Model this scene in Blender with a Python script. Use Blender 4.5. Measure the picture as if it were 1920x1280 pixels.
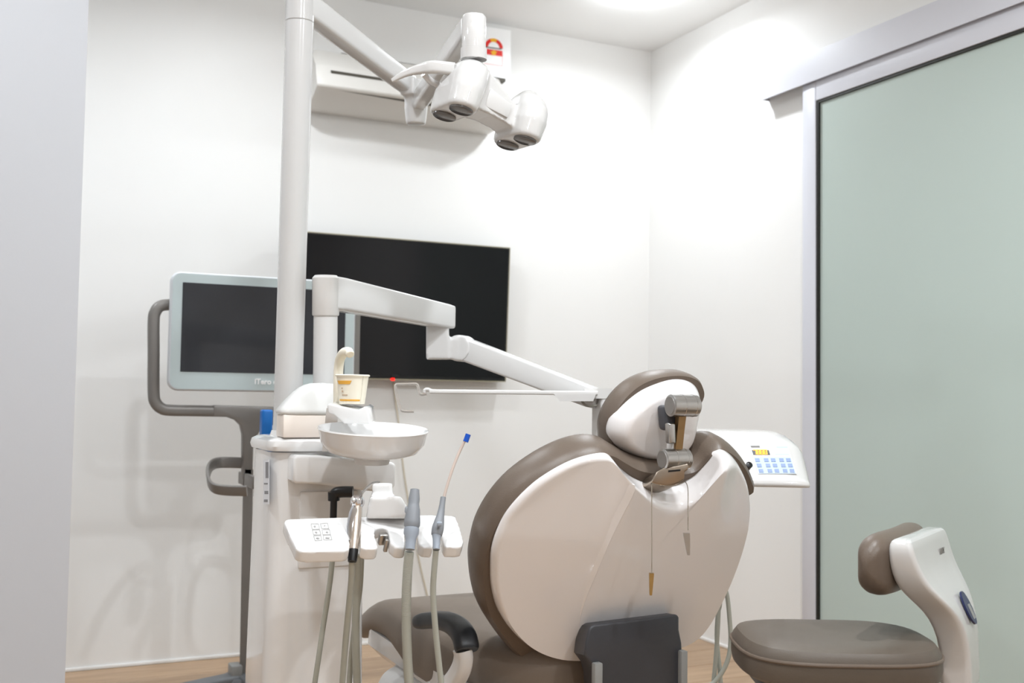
import bpy, bmesh, math, random
from mathutils import Vector as V, Matrix
random.seed(7)
for o in list(bpy.data.objects): bpy.data.objects.remove(o)
S = bpy.context.scene
COL = S.collection

# ------------------------------------------------------------------ camera
FPX = 2000.0
CAMH = 0.984
YAW, PITCH, ROLL = (math.radians(a) for a in (25.43, 2.86, 0.846))
FW = V((math.sin(YAW)*math.cos(PITCH), math.cos(YAW)*math.cos(PITCH), math.sin(PITCH)))
_R = V((math.cos(YAW), -math.sin(YAW), 0)); _U = _R.cross(FW)
RT = math.cos(ROLL)*_R + math.sin(ROLL)*_U
UP = -math.sin(ROLL)*_R + math.cos(ROLL)*_U
CAM = V((0, 0, CAMH))
cd = bpy.data.cameras.new('camera'); cam = bpy.data.objects.new('camera', cd); COL.objects.link(cam)
cd.sensor_width = 36; cd.lens = 36*FPX/1920
cd.clip_start = 0.02; cd.clip_end = 50
m = Matrix.Identity(4)
for i in range(3):
    m[i][0] = RT[i]; m[i][1] = UP[i]; m[i][2] = -FW[i]; m[i][3] = CAM[i]
cam.matrix_world = m
cd.dof.use_dof = True; cd.dof.focus_distance = 2.3; cd.dof.aperture_fstop = 4.0
S.camera = cam
S.view_settings.view_transform = 'Standard'; S.view_settings.look = 'None'
S.view_settings.gamma = 1; S.view_settings.use_curve_mapping = False
S.view_settings.exposure = 0.32

# world: dim neutral, the room is closed
w = bpy.data.worlds.new('world'); S.world = w; w.use_nodes = True
w.node_tree.nodes['Background'].inputs[0].default_value = (0.8, 0.85, 0.9, 1)
w.node_tree.nodes['Background'].inputs[1].default_value = 0.2

# room numbers
WX, WY, HC = 2.607, 4.055, 2.55          # right wall, back wall, ceiling
XL, YF = -2.0, -1.9                       # far left wall, wall behind the camera
DOWNLIGHTS = [(2.16, 3.45, 7.5), (0.72, 3.25, 7.0), (1.45, 1.45, 13.0), (0.42, 1.40, 12.0), (1.45, -0.15, 15.0), (0.35, -0.15, 12.0), (-0.45, 2.12, 7.0), (-1.10, -0.9, 2.0), (-0.60, 3.25, 8.0)]  # last entry is an added fill for the cart's shadow on the wall

# ------------------------------------------------------------------ pixel geometry (photo is 1920 x 1280)
def ray(x, y): return FW + (x-960)/FPX*RT - (y-640)/FPX*UP
def P(x, y, d): return CAM + ray(x, y)*d
def PP(x, y, P0, n):
    r = ray(x, y); return CAM + r*(((P0-CAM).dot(n))/r.dot(n))
def PY(x, y, Y): return PP(x, y, V((0, Y, 0)), V((0, 1, 0)))
def PX(x, y, X): return PP(x, y, V((X, 0, 0)), V((1, 0, 0)))
def PZ(x, y, Z): return PP(x, y, V((0, 0, Z)), V((0, 0, 1)))

# ------------------------------------------------------------------ materials
def lin(c):
    if isinstance(c, str):
        c = [int(c[i:i+2], 16)/255 for i in (1, 3, 5)]
    return tuple(((x+0.055)/1.055)**2.4 if x > 0.04045 else x/12.92 for x in c)+(1,)
def mat(name, col, rough=0.5, metal=0.0, coat=0.0, noise=0.0, nscale=30, bump=0.0, bscale=200, spec=0.5, emit=None, trans=0.0, ior=1.45, sheen=0):
    mt = bpy.data.materials.new(name); mt.use_nodes = True
    nt = mt.node_tree; b = nt.nodes['Principled BSDF']
    c = lin(col); b.inputs['Base Color'].default_value = c
    b.inputs['Roughness'].default_value = rough; b.inputs['Metallic'].default_value = metal
    b.inputs['Coat Weight'].default_value = coat; b.inputs['Coat Roughness'].default_value = 0.05
    b.inputs['Specular IOR Level'].default_value = spec
    b.inputs['Transmission Weight'].default_value = trans; b.inputs['IOR'].default_value = ior
    if emit:
        b.inputs['Emission Color'].default_value = lin(emit[0]); b.inputs['Emission Strength'].default_value = emit[1]
    if noise or bump:
        tc = nt.nodes.new('ShaderNodeTexCoord')
    if noise:
        n = nt.nodes.new('ShaderNodeTexNoise'); n.inputs['Scale'].default_value = nscale; n.inputs['Detail'].default_value = 4
        nt.links.new(tc.outputs['Object'], n.inputs['Vector'])
        r = nt.nodes.new('ShaderNodeMixRGB'); r.blend_type = 'MIX'
        r.inputs[1].default_value = tuple(x*(1-noise) for x in c[:3])+(1,)
        r.inputs[2].default_value = tuple(min(1, x*(1+noise)) for x in c[:3])+(1,)
        nt.links.new(n.outputs['Fac'], r.inputs[0]); nt.links.new(r.outputs[0], b.inputs['Base Color'])
    if bump:
        n2 = nt.nodes.new('ShaderNodeTexNoise'); n2.inputs['Scale'].default_value = bscale; n2.inputs['Detail'].default_value = 3
        nt.links.new(tc.outputs['Object'], n2.inputs['Vector'])
        bp = nt.nodes.new('ShaderNodeBump'); bp.inputs['Strength'].default_value = bump; bp.inputs['Distance'].default_value = 0.002
        nt.links.new(n2.outputs['Fac'], bp.inputs['Height']); nt.links.new(bp.outputs[0], b.inputs['Normal'])
    return mt
M = {}
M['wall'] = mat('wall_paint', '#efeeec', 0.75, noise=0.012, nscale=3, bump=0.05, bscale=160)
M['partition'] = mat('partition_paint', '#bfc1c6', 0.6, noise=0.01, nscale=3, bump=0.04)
M['ceiling'] = mat('ceiling_paint', '#f2f2f1', 0.85, noise=0.01, nscale=3)
M['white'] = mat('gloss_white_plastic', '#d6d4d2', 0.16, coat=0.4, noise=0.01, nscale=8)
M['white_bright'] = mat('bright_white_plastic', '#e8e7e6', 0.10, coat=0.5, noise=0.01, nscale=8)
M['white_satin'] = mat('satin_white_plastic', '#dddbd9', 0.34, noise=0.01, nscale=8)
M['pole_white'] = mat('pole_white_enamel', '#c8c7c6', 0.18, coat=0.4, noise=0.01, nscale=8)
M['lamp_white'] = mat('lamp_white_plastic', '#c9c7c5', 0.09, coat=0.6, noise=0.01, nscale=8)
M['white_enamel'] = mat('white_enamel_metal', '#d3d2d1', 0.2, coat=0.3, noise=0.01, nscale=8)
M['shell'] = mat('gloss_white_shell', '#e8e4e3', 0.12, coat=0.6, noise=0.008, nscale=5)
M['vinyl'] = mat('taupe_vinyl', '#65584d', 0.38, noise=0.06, nscale=14, bump=0.18, bscale=420)
M['vinyl_stool'] = mat('taupe_vinyl_stool', '#5c534a', 0.42, noise=0.05, nscale=10, bump=0.15, bscale=420)
M['vinyl_light'] = mat('taupe_vinyl_seat', '#766a5f', 0.42, noise=0.05, nscale=10, bump=0.15, bscale=420)
M['dark'] = mat('dark_grey_plastic', '#3f4045', 0.38, noise=0.05, nscale=20, bump=0.1, bscale=600)
M['black'] = mat('black_rubber', '#141416', 0.35, noise=0.05, nscale=20)
M['padblack'] = mat('black_soft_pad', '#1d1e21', 0.36, noise=0.05, nscale=20, bump=0.1, bscale=500)
M['steel'] = mat('brushed_steel', '#b3b1ae', 0.3, metal=1.0, noise=0.06, nscale=60)
M['link'] = mat('steel_link_floor_tint', '#8f7350', 0.36, metal=0.85, noise=0.05, nscale=50)  # brown-gold tint stands in for the wood floor reflected in the steel
M['steel_warm'] = mat('satin_steel_link', '#a3978a', 0.34, metal=1.0, noise=0.05, nscale=50)
M['grip_steel'] = mat('steel_beige_reflection', '#cfc2b6', 0.28, metal=0.8, noise=0.03)  # steel grip with its beige reflection put into the base colour
M['chrome'] = mat('chrome', '#d8d8da', 0.08, metal=1.0, noise=0.02)
M['chain'] = mat('dull_chain', '#978f83', 0.4, metal=0.9, noise=0.05)
M['brass'] = mat('brass_clip', '#b39a6a', 0.3, metal=1.0, noise=0.08, nscale=80)
M['cartgrey'] = mat('warm_grey_metal', '#827e7a', 0.38, metal=0.25, noise=0.03, nscale=20)
M['cartdark'] = mat('dark_cart_base', '#6b6d70', 0.5, noise=0.04)
M['sidegrey'] = mat('grey_side_plate', '#8f8f8d', 0.4, noise=0.03)
M['hose'] = mat('grey_green_hose', '#a9aaa0', 0.42, noise=0.04, nscale=40)
M['handpiece'] = mat('grey_rubber_handpiece', '#84878c', 0.42, noise=0.04, nscale=60)
M['handpiece_blue'] = mat('blue_grey_valve', '#9aa2ad', 0.35, noise=0.04, nscale=60)
M['screen'] = mat('black_glass_screen', '#161618', 0.10, spec=0.28, noise=0.02)
M['screen_lcd'] = mat('dark_lcd_glass', '#37383c', 0.06, spec=0.35, noise=0.02)
M['tvframe'] = mat('tv_black_bezel', '#101012', 0.3, noise=0.03)
M['tvedge'] = mat('tv_edge_champagne', '#b9b29a', 0.35, metal=0.6, noise=0.03)
M['bezel'] = mat('pale_aqua_bezel', '#c0cccd', 0.3, noise=0.01)
M['bezelrim'] = mat('pale_grey_rim', '#d6d9dc', 0.3, noise=0.01)
M['alu'] = mat('white_aluminium', '#d3d4dc', 0.35, noise=0.01, metal=0.0)
M['gasket'] = mat('black_gasket', '#15150f', 0.5, noise=0.02)
M['blue'] = mat('blue_plastic', '#1672c8', 0.35, noise=0.03)
M['bluetip'] = mat('blue_tip_plastic', '#1250b8', 0.3, noise=0.03)
M['clear'] = mat('clear_acrylic', '#e8e2dc', 0.1, trans=0.75, noise=0.01)
M['tube_clear'] = mat('frosted_tube', '#e6d6cc', 0.3, trans=0.35, noise=0.02)
M['paper'] = mat('cup_paper', '#f3eddc', 0.6, noise=0.02, nscale=40)
M['orange'] = mat('orange_print', '#eab04a', 0.6, noise=0.02)
M['ink'] = mat('grey_print', '#7d7a76', 0.6, noise=0.02)
M['cupink'] = mat('tan_print', '#c4ab92', 0.6, noise=0.03)
M['keyline'] = mat('key_outline', '#a9a7a5', 0.5, noise=0.03)
M['inkdark'] = mat('dark_print', '#46413e', 0.6, noise=0.02)
M['whiteprint'] = mat('white_print', '#ffffff', 0.5, noise=0.005)
M['carton'] = mat('pale_carton', '#efe5dc', 0.55, noise=0.02)
M['film'] = mat('white_film', '#f0f0ee', 0.22, noise=0.02, trans=0.15)
M['sticker'] = mat('sticker_paper', '#e9ecf2', 0.4, noise=0.02)
M['stickerink'] = mat('sticker_grey', '#8b8c90', 0.5, noise=0.25, nscale=500)
M['keyblue'] = mat('pale_blue_key', '#b9c9e2', 0.4, noise=0.02)
M['keydark'] = mat('blue_key', '#8296bd', 0.4, noise=0.04)
M['panel'] = mat('grey_white_panel', '#dfe1e4', 0.35, noise=0.01)
M['lens'] = mat('lamp_lens_glass', '#5a5654', 0.2, noise=0.03, coat=0.4)
M['amber'] = mat('amber_digits', '#ff9a10', 0.4, emit=('#ff8a08', 1.6), noise=0.01)
M['red'] = mat('red_standby_light', '#ff2010', 0.4, emit=('#ff1810', 2.0), noise=0.01)
M['redprint'] = mat('red_print', '#e2231a', 0.5, noise=0.02)
M['yellowprint'] = mat('yellow_print', '#f6b313', 0.5, noise=0.02)
M['pinkline'] = mat('pink_print', '#f2c9c6', 0.5, noise=0.02)
M['navy'] = mat('navy_badge', '#20284f', 0.3, noise=0.04)
M['acwhite'] = mat('air_conditioner_plastic', '#dedbd6', 0.4, noise=0.01)
M['slot'] = mat('dark_slot_and_shadow', '#4a453c', 0.6, noise=0.03)  # real slot, and the shadow strips on the air conditioner
M['cord'] = mat('ivory_cord', '#cfc6b4', 0.5, noise=0.03)
M['cordgrey'] = mat('grey_cord', '#8b867c', 0.5, noise=0.03)
M['emitlamp'] = mat('downlight_diffuser', '#ffffff', 0.5, emit=('#fbfcff', 14.0))
def glassmat():
    mt = mat('frosted_green_glass', '#c2cfc9', 0.42, noise=0.01, nscale=2)
    nt = mt.node_tree; b = nt.nodes['Principled BSDF']; out = nt.nodes['Material Output']
    tr = nt.nodes.new('ShaderNodeBsdfTranslucent'); tr.inputs[0].default_value = lin('#bccfc6')
    mx = nt.nodes.new('ShaderNodeMixShader'); mx.inputs[0].default_value = 0.12
    nt.links.new(b.outputs[0], mx.inputs[1]); nt.links.new(tr.outputs[0], mx.inputs[2]); nt.links.new(mx.outputs[0], out.inputs[0])
    return mt
M['glass'] = glassmat()
def woodmat():
    mt = bpy.data.materials.new('light_oak_laminate'); mt.use_nodes = True
    nt = mt.node_tree; b = nt.nodes['Principled BSDF']; b.inputs['Roughness'].default_value = 0.36
    tc = nt.nodes.new('ShaderNodeTexCoord'); mp = nt.nodes.new('ShaderNodeMapping'); mp.inputs['Scale'].default_value = (1.4, 16, 4)
    oi = nt.nodes.new('ShaderNodeObjectInfo')
    n = nt.nodes.new('ShaderNodeTexNoise'); n.noise_dimensions = '4D'; n.inputs['Scale'].default_value = 3; n.inputs['Detail'].default_value = 6; n.inputs['Distortion'].default_value = 0.6
    ml = nt.nodes.new('ShaderNodeMath'); ml.operation = 'MULTIPLY'; ml.inputs[1].default_value = 40
    nt.links.new(oi.outputs['Random'], ml.inputs[0]); nt.links.new(ml.outputs[0], n.inputs['W'])
    nt.links.new(tc.outputs['Object'], mp.inputs[0]); nt.links.new(mp.outputs[0], n.inputs['Vector'])
    cr = nt.nodes.new('ShaderNodeValToRGB')
    cr.color_ramp.elements[0].position = 0.3; cr.color_ramp.elements[0].color = lin('#a08062')
    cr.color_ramp.elements[1].position = 0.72; cr.color_ramp.elements[1].color = lin('#bb9d7d')
    hs = nt.nodes.new('ShaderNodeHueSaturation')
    ma = nt.nodes.new('ShaderNodeMapRange'); ma.inputs['To Min'].default_value = 0.9; ma.inputs['To Max'].default_value = 1.08
    nt.links.new(oi.outputs['Random'], ma.inputs[0]); nt.links.new(ma.outputs[0], hs.inputs['Value'])
    nt.links.new(n.outputs['Fac'], cr.inputs[0]); nt.links.new(cr.outputs[0], hs.inputs['Color']); nt.links.new(hs.outputs[0], b.inputs['Base Color'])
    return mt
M['wood'] = woodmat()

# ------------------------------------------------------------------ object helpers
def top_of(o):
    while o.parent: o = o.parent
    return o
def mk(name, vf, material, parent=None, smooth=True, angle=0.7, origin=None, sub=0):
    """one mesh object from (verts, faces) in world coordinates; re-based on its thing's origin"""
    vs, fs = vf
    vs = [V(v) for v in vs]
    if parent is not None: org = top_of(parent).location.copy()
    elif origin is not None: org = V(origin)
    else:
        lo = [min(v[i] for v in vs) for i in range(3)]; hi = [max(v[i] for v in vs) for i in range(3)]
        org = V(((lo[0]+hi[0])/2, (lo[1]+hi[1])/2, lo[2]))
    me = bpy.data.meshes.new(name)
    me.from_pydata([tuple(v-org) for v in vs], [], fs); me.update()
    bm = bmesh.new(); bm.from_mesh(me); bmesh.ops.recalc_face_normals(bm, faces=bm.faces)
    if smooth:
        for f in bm.faces: f.smooth = True
        for e in bm.edges:
            if len(e.link_faces) == 2 and e.calc_face_angle(0) > angle: e.smooth = False
    bm.to_mesh(me); bm.free()
    me.materials.append(M[material] if isinstance(material, str) else material)
    o = bpy.data.objects.new(name, me); COL.objects.link(o)
    if parent is not None: o.parent = parent
    else: o.location = org
    if sub:
        md = o.modifiers.new('sub', 'SUBSURF'); md.levels = sub; md.render_levels = sub
    return o
def tag(o, label, cat, group=None):
    o['label'] = label; o['category'] = cat
    if group: o['group'] = group
    return o
def thing(name, label, cat, loc, group=None):
    o = bpy.data.objects.new(name, None); COL.objects.link(o); o.location = loc; o.empty_display_size = 0.05
    return tag(o, label, cat, group)
def struct(o): o['kind'] = 'structure'; return o

# ------------------------------------------------------------------ shape helpers -> (verts, faces)
def join(*vfs):
    vs, fs = [], []
    for a, b in vfs:
        k = len(vs); vs += list(a); fs += [tuple(i+k for i in f) for f in b]
    return vs, fs
def box(x0, x1, y0, y1, z0, z1, r=0.0, seg=3):
    vs = [V((x, y, z)) for z in (z0, z1) for y in (y0, y1) for x in (x0, x1)]
    fs = [(0, 2, 3, 1), (4, 5, 7, 6), (0, 1, 5, 4), (2, 6, 7, 3), (0, 4, 6, 2), (1, 3, 7, 5)]
    return bev((vs, fs), r, seg) if r else (vs, fs)
def bev(vf, r, seg=3, ang=0.5):
    bm = bmesh.new(); bvs = [bm.verts.new(v) for v in vf[0]]
    for f in vf[1]:
        try: bm.faces.new([bvs[i] for i in f])
        except ValueError: pass
    bmesh.ops.recalc_face_normals(bm, faces=bm.faces)
    ed = [e for e in bm.edges if len(e.link_faces) == 2 and e.calc_face_angle(0) > ang]
    bmesh.ops.bevel(bm, geom=ed, offset=r, segments=seg, profile=0.5, affect='EDGES', clamp_overlap=True)
    bm.verts.index_update()
    out = ([v.co.copy() for v in bm.verts], [tuple(v.index for v in f.verts) for f in bm.faces]); bm.free()
    return out
def obox(c, ax, ay, az, r=0.0, seg=3):
    """box from centre and three half-axis vectors"""
    c, ax, ay, az = V(c), V(ax), V(ay), V(az)
    vs = [c+sx*ax+sy*ay+sz*az for sz in (-1, 1) for sy in (-1, 1) for sx in (-1, 1)]
    fs = [(0, 2, 3, 1), (4, 5, 7, 6), (0, 1, 5, 4), (2, 6, 7, 3), (0, 4, 6, 2), (1, 3, 7, 5)]
    return bev((vs, fs), r, seg) if r else (vs, fs)
def loft(rings, caps=True, closed=True):
    n = len(rings[0]); vs = [V(p) for r in rings for p in r]; fs = []
    for k in range(len(rings)-1):
        for i in range(n if closed else n-1):
            j = (i+1) % n; fs.append((k*n+i, k*n+j, (k+1)*n+j, (k+1)*n+i))
    if caps:
        fs.append(tuple(range(n-1, -1, -1))); fs.append(tuple(range((len(rings)-1)*n, len(rings)*n)))
    return vs, fs
def frames(path, up=None):
    path = [V(p) for p in path]; n = len(path); T = []
    for i in range(n):
        a = path[max(0, i-1)]; b = path[min(n-1, i+1)]; T.append((b-a).normalized())
    u = V(up) if up else (V((0, 0, 1)) if abs(T[0].z) < 0.9 else V((0, 1, 0)))
    out = []
    for i in range(n):
        u = (u - T[i]*u.dot(T[i]))
        u = u.normalized() if u.length > 1e-6 else T[i].orthogonal().normalized()
        out.append((path[i], T[i], u, T[i].cross(u)))
    return out
def tube(path, r, n=14, up=None, caps=True, round_end=False):
    rs = r if isinstance(r, (list, tuple)) else [r]*len(path)
    rings = []
    for (p, t, u, s), rr in zip(frames(path, up), rs):
        rings.append([p+u*(rr*math.cos(2*math.pi*i/n))+s*(rr*math.sin(2*math.pi*i/n)) for i in range(n)])
    return loft(rings, caps)
def sweep(path, sec, up=None, scales=None):
    rings = []
    for k, (p, t, u, s) in enumerate(frames(path, up)):
        sc = scales[k] if scales else 1
        rings.append([p+s*(a*sc)+u*(b*sc) for a, b in sec])
    return loft(rings, True)
def rrect(w, h, r, n=4):
    pts = []
    for cx, cy, a0 in ((w/2-r, h/2-r, 0), (-w/2+r, h/2-r, 90), (-w/2+r, -h/2+r, 180), (w/2-r, -h/2+r, 270)):
        for i in range(n+1):
            a = math.radians(a0+90*i/n); pts.append((cx+r*math.cos(a), cy+r*math.sin(a)))
    return pts
def spline(pts, per=8, closed=False):
    pts = [tuple(p) for p in pts]; n = len(pts); out = []
    rng = range(n) if closed else range(n-1)
    for i in rng:
        g = (lambda k: pts[k % n]) if closed else (lambda k: pts[min(max(k, 0), n-1)])
        p0, p1, p2, p3 = g(i-1), g(i), g(i+1), g(i+2)
        for s in range(per):
            t = s/per
            out.append(tuple(0.5*((2*b)+(-a+c)*t+(2*a-5*b+4*c-d)*t*t+(-a+3*b-3*c+d)*t**3) for a, b, c, d in zip(p0, p1, p2, p3)))
    if not closed: out.append(pts[-1])
    return out
def vspline(pts, per=8, closed=False): return [V(p) for p in spline([tuple(p) for p in pts], per, closed)]
def lathe(prof, o, axis=(0, 0, 1), n=32, ring=False):
    o = V(o); a = V(axis).normalized(); u = a.orthogonal().normalized(); s = a.cross(u)
    rings = [[o+a*z+u*(r*math.cos(2*math.pi*i/n))+s*(r*math.sin(2*math.pi*i/n)) for i in range(n)] for r, z in prof]
    if ring: return loft(rings+[rings[0]], False)
    return loft(rings, True)
def prism(poly, vec, r=0.0, seg=3):
    poly = [V(p) for p in poly]; vec = V(vec); n = len(poly)
    vs = poly+[p+vec for p in poly]
    fs = [tuple(range(n-1, -1, -1)), tuple(range(n, 2*n))]+[(i, (i+1) % n, n+(i+1) % n, n+i) for i in range(n)]
    return bev((vs, fs), r, seg, 0.9) if r else (vs, fs)
def fuse(vfs, voxel=0.004, smooth=6, fac=0.5):
    """union of closed shapes into one smooth skin"""
    vs, fs = join(*vfs)
    me = bpy.data.meshes.new('tmp'); me.from_pydata([tuple(v) for v in vs], [], fs); me.update()
    bm = bmesh.new(); bm.from_mesh(me); bmesh.ops.recalc_face_normals(bm, faces=bm.faces); bm.to_mesh(me); bm.free()
    o = bpy.data.objects.new('tmp', me); COL.objects.link(o)
    md = o.modifiers.new('r', 'REMESH'); md.mode = 'VOXEL'; md.voxel_size = voxel
    if smooth:
        ms = o.modifiers.new('s', 'SMOOTH'); ms.iterations = smooth; ms.factor = fac
    dg = bpy.context.evaluated_depsgraph_get(); dg.update()
    e = o.evaluated_get(dg); mm = e.to_mesh()
    out = ([v.co.copy() for v in mm.vertices], [tuple(p.vertices) for p in mm.polygons])
    e.to_mesh_clear(); bpy.data.objects.remove(o); bpy.data.meshes.remove(me)
    return out
def text(name, s, size, origin, ux, uy, material, parent, depth=0.0008):
    """flat lettering: origin = left end of the baseline, ux along, uy up"""
    c = bpy.data.curves.new('t', 'FONT'); c.body = s; c.size = size; c.extrude = depth; c.resolution_u = 3; c.offset = size*0.03
    to = bpy.data.objects.new('t', c); COL.objects.link(to)
    dg = bpy.context.evaluated_depsgraph_get(); dg.update()
    me = bpy.data.meshes.new_from_object(to.evaluated_get(dg))
    ux, uy = V(ux).normalized(), V(uy).normalized(); uz = ux.cross(uy); o = V(origin)
    vf = ([o+ux*v.co.x+uy*v.co.y+uz*(v.co.z+depth) for v in me.vertices], [tuple(p.vertices) for p in me.polygons])
    bpy.data.objects.remove(to); bpy.data.meshes.remove(me); bpy.data.curves.remove(c)
    return mk(name, vf, material, parent, smooth=False)
def plate(pts, n, t, lift=0.0):
    """thin plate on a plane: corner points, outward normal, thickness"""
    n = V(n).normalized()
    return prism([V(p)+n*lift for p in pts], n*t)
def radial(uv, cen, O, u, v, n, layers):
    """star-shaped skin: layers = list of (scale, depth) or callables(i,uv)->(scale, depth); last collapses to centre fan"""
    N = len(uv); rings = []
    for L in layers:
        ring = []
        for i, p in enumerate(uv):
            s, wv = L(i, p) if callable(L) else L
            q = (cen[0]+(p[0]-cen[0])*s, cen[1]+(p[1]-cen[1])*s)
            wv = wv(q) if callable(wv) else wv
            ring.append(O+u*q[0]+v*q[1]+n*wv)
        rings.append(ring)
    return loft(rings, True)

# ================================================================== STRUCTURE
def wallbox(name, *a, m_='wall'): return struct(mk(name, box(*a), m_, smooth=False))
# floor: slab + laminate planks where the photo shows them
floor = struct(mk('floor', box(XL-0.1, WX+1.6, YF-0.1, WY+0.1, -0.12, -0.012), 'wood', smooth=False))
PW, PL = 0.19, 1.25
pv, pf = box(-PL/2+0.0012, PL/2-0.0012, -PW/2+0.0012, PW/2-0.0012, -0.012, 0.0, 0.0015, 1)
pme = bpy.data.meshes.new('plank'); pme.from_pydata([tuple(v) for v in pv], [], pf); pme.materials.append(M['wood'])
row = 0; y = WY-PW/2-0.004
while y > YF:
    x = WX-PL/2-0.004-[0.0, 0.55, 0.25, 0.8][row % 4]
    if row % 4: 
        first = [0, 0.55, 0.25, 0.8][row % 4]
        o = bpy.data.objects.new('plank', bpy.data.meshes.new('plank_end'))
        o.data.from_pydata([tuple(v) for v in box(-first/2+0.0012, first/2-0.0012, -PW/2+0.0012, PW/2-0.0012, -0.012, 0)[0]], [], box(0, 1, 0, 1, 0, 1)[1])
        o.data.materials.append(M['wood']); COL.objects.link(o); o.parent = floor; o.location = V((WX-0.004-first/2, y, 0))-floor.location
    while x+PL/2 > XL:
        o = bpy.data.objects.new('plank', pme); COL.objects.link(o); o.parent = floor
        o.location = V((x, y, 0))-floor.location
        x -= PL
    y -= PW; row += 1
wallbox('wall_back', XL-0.1, WX+0.1, WY, WY+0.1, -0.1, HC)
wallbox('wall_far_left', XL-0.1, XL, YF, WY, -0.1, HC)
wallbox('wall_front', XL-0.1, WX+0.1, YF-0.1, YF, -0.1, HC)
# left partition in front of the back wall
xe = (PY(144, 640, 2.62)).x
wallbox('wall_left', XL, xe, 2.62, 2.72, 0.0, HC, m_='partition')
# right wall with the door opening (behind the sliding leaf) and a short corridor beyond
XD = WX-0.046                                     # face of the sliding leaf
yst = PX(1504, 640, XD).y                         # left edge of the leaf
yop = yst-0.06
wallbox('wall_right', WX, WX+0.1, yop, WY, -0.1, HC)
wallbox('wall_right_far', WX, WX+0.1, YF, 0.9, -0.1, HC)
zrail = PX(1525, 154, WX-0.063).z
wallbox('wall_right_lintel', WX, WX+0.1, 0.9, yop, zrail-0.02, HC)
wallbox('wall_corridor', WX+1.4, WX+1.5, 0.2, 3.8, -0.1, HC)
wallbox('wall_corridor_end', WX+0.1, WX+1.4, 3.7, 3.8, -0.1, HC)
wallbox('wall_corridor_near', WX+0.1, WX+1.4, 0.2, 0.3, -0.1, HC)
# ceiling with round holes is not needed: surface downlights sit flush
wallbox('ceiling', XL-0.1, WX+1.5, YF-0.1, WY+0.1, HC, HC+0.1, m_='ceiling')
struct(mk('baseboard_back', box(XL, WX, WY-0.006, WY, 0, 0.012, 0.002, 2), 'wall'))
struct(mk('baseboard_right', box(WX-0.006, WX, yop, WY-0.006, 0, 0.012, 0.002, 2), 'wall'))

# ---- sliding door leaf
ybeyond = 0.95
door = struct(mk('door_1', box(XD, XD+0.032, yst-0.001, yst, 0.01, 0.02), 'alu', smooth=False))
ys2 = PX(1528.5, 640, XD).y                        # inner edge of the stile
yg = PX(1533.0, 640, XD).y
ztop = PX(1525, 150, XD).z+0.03
zgl = PX(1529.7, 188.5, XD).z
mk('stile', box(XD, XD+0.032, ys2, yst, 0.012, ztop, 0.003, 2), 'alu', door)
mk('stile', box(XD, XD+0.032, ybeyond, ybeyond+(yst-ys2), 0.012, ztop, 0.003, 2), 'alu', door)
mk('top_rail', box(XD, XD+0.032, ybeyond, ys2-0.001, zgl, ztop, 0.003, 2), 'alu', door)
mk('bottom_rail', box(XD, XD+0.032, ybeyond, ys2-0.001, 0.012, 0.09, 0.003, 2), 'alu', door)
gk = 0.009
mk('gasket', join(box(XD+0.004, XD+0.03, yg, ys2, 0.09, zgl), box(XD+0.004, XD+0.03, ybeyond, yg, zgl-gk, zgl)), 'gasket', door, smooth=False)
mk('glass_pane', box(XD+0.012, XD+0.022, ybeyond+0.02, yg, 0.085, zgl-gk), 'glass', door, smooth=False)
# ---- rail cover above the door
XR = WX-0.063
pe0 = PX(1417, 192, XR); pe1 = PX(1413, 143, XR)
csec = [(XR, pe0.z), (XR+0.005, pe0.z), (XR+0.005, pe1.z-0.005), (WX-0.001, pe1.z-0.005), (WX-0.001, pe1.z), (XR, pe1.z)]
trim = struct(mk('trim_1', prism([V((a, pe0.y, b)) for a, b in csec], (0, 0.4-pe0.y, 0)), 'alu', smooth=False))
mk('rail_track', box(XR+0.028, WX-0.016, 0.4, pe0.y-0.02, pe0.z+0.036, pe0.z+0.07), 'steel', trim)
mk('end_cap', box(XR+0.006, WX, pe0.y-0.004, pe0.y, pe0.z+0.012, pe1.z-0.006), 'alu', trim)

# ---- ceiling downlights
for k, (lx, ly, watt) in enumerate(DOWNLIGHTS):
    lab = {0: 'round recessed downlight in the ceiling by the back right corner'}.get(k, 'unseen round recessed ceiling downlight outside the picture')
    t = thing('ceiling_downlight', lab, 'ceiling light', (lx, ly, HC-0.012), 'recessed downlights')
    mk('trim_ring', lathe([(0.048, -0.0), (0.06, 0.0), (0.062, 0.006), (0.06, 0.012), (0.048, 0.012)], (lx, ly, HC-0.012), ring=True), 'white_satin', t)
    mk('diffuser', lathe([(0.001, 0.004), (0.047, 0.004), (0.047, 0.010), (0.001, 0.010)], (lx, ly, HC-0.012)), 'emitlamp', t)
    ld = bpy.data.lights.new('downlight_lamp', 'AREA'); ld.shape = 'DISK'; ld.size = 0.094; ld.energy = watt
    ld.color = (0.90, 0.955, 1.0); ld.spread = math.radians(165)
    lo = bpy.data.objects.new('downlight_lamp', ld); COL.objects.link(lo); lo.parent = t; lo.location = (0, 0, -0.004)
    pd_ = bpy.data.lights.new('ceiling_fill', 'POINT'); pd_.shadow_soft_size = 0.03; pd_.energy = watt*0.28; pd_.color = ld.color  # added point light below the fitting, brightens the ceiling around it
    po_ = bpy.data.objects.new('ceiling_fill', pd_); COL.objects.link(po_); po_.parent = t; po_.location = (0, 0, -0.05)

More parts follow.
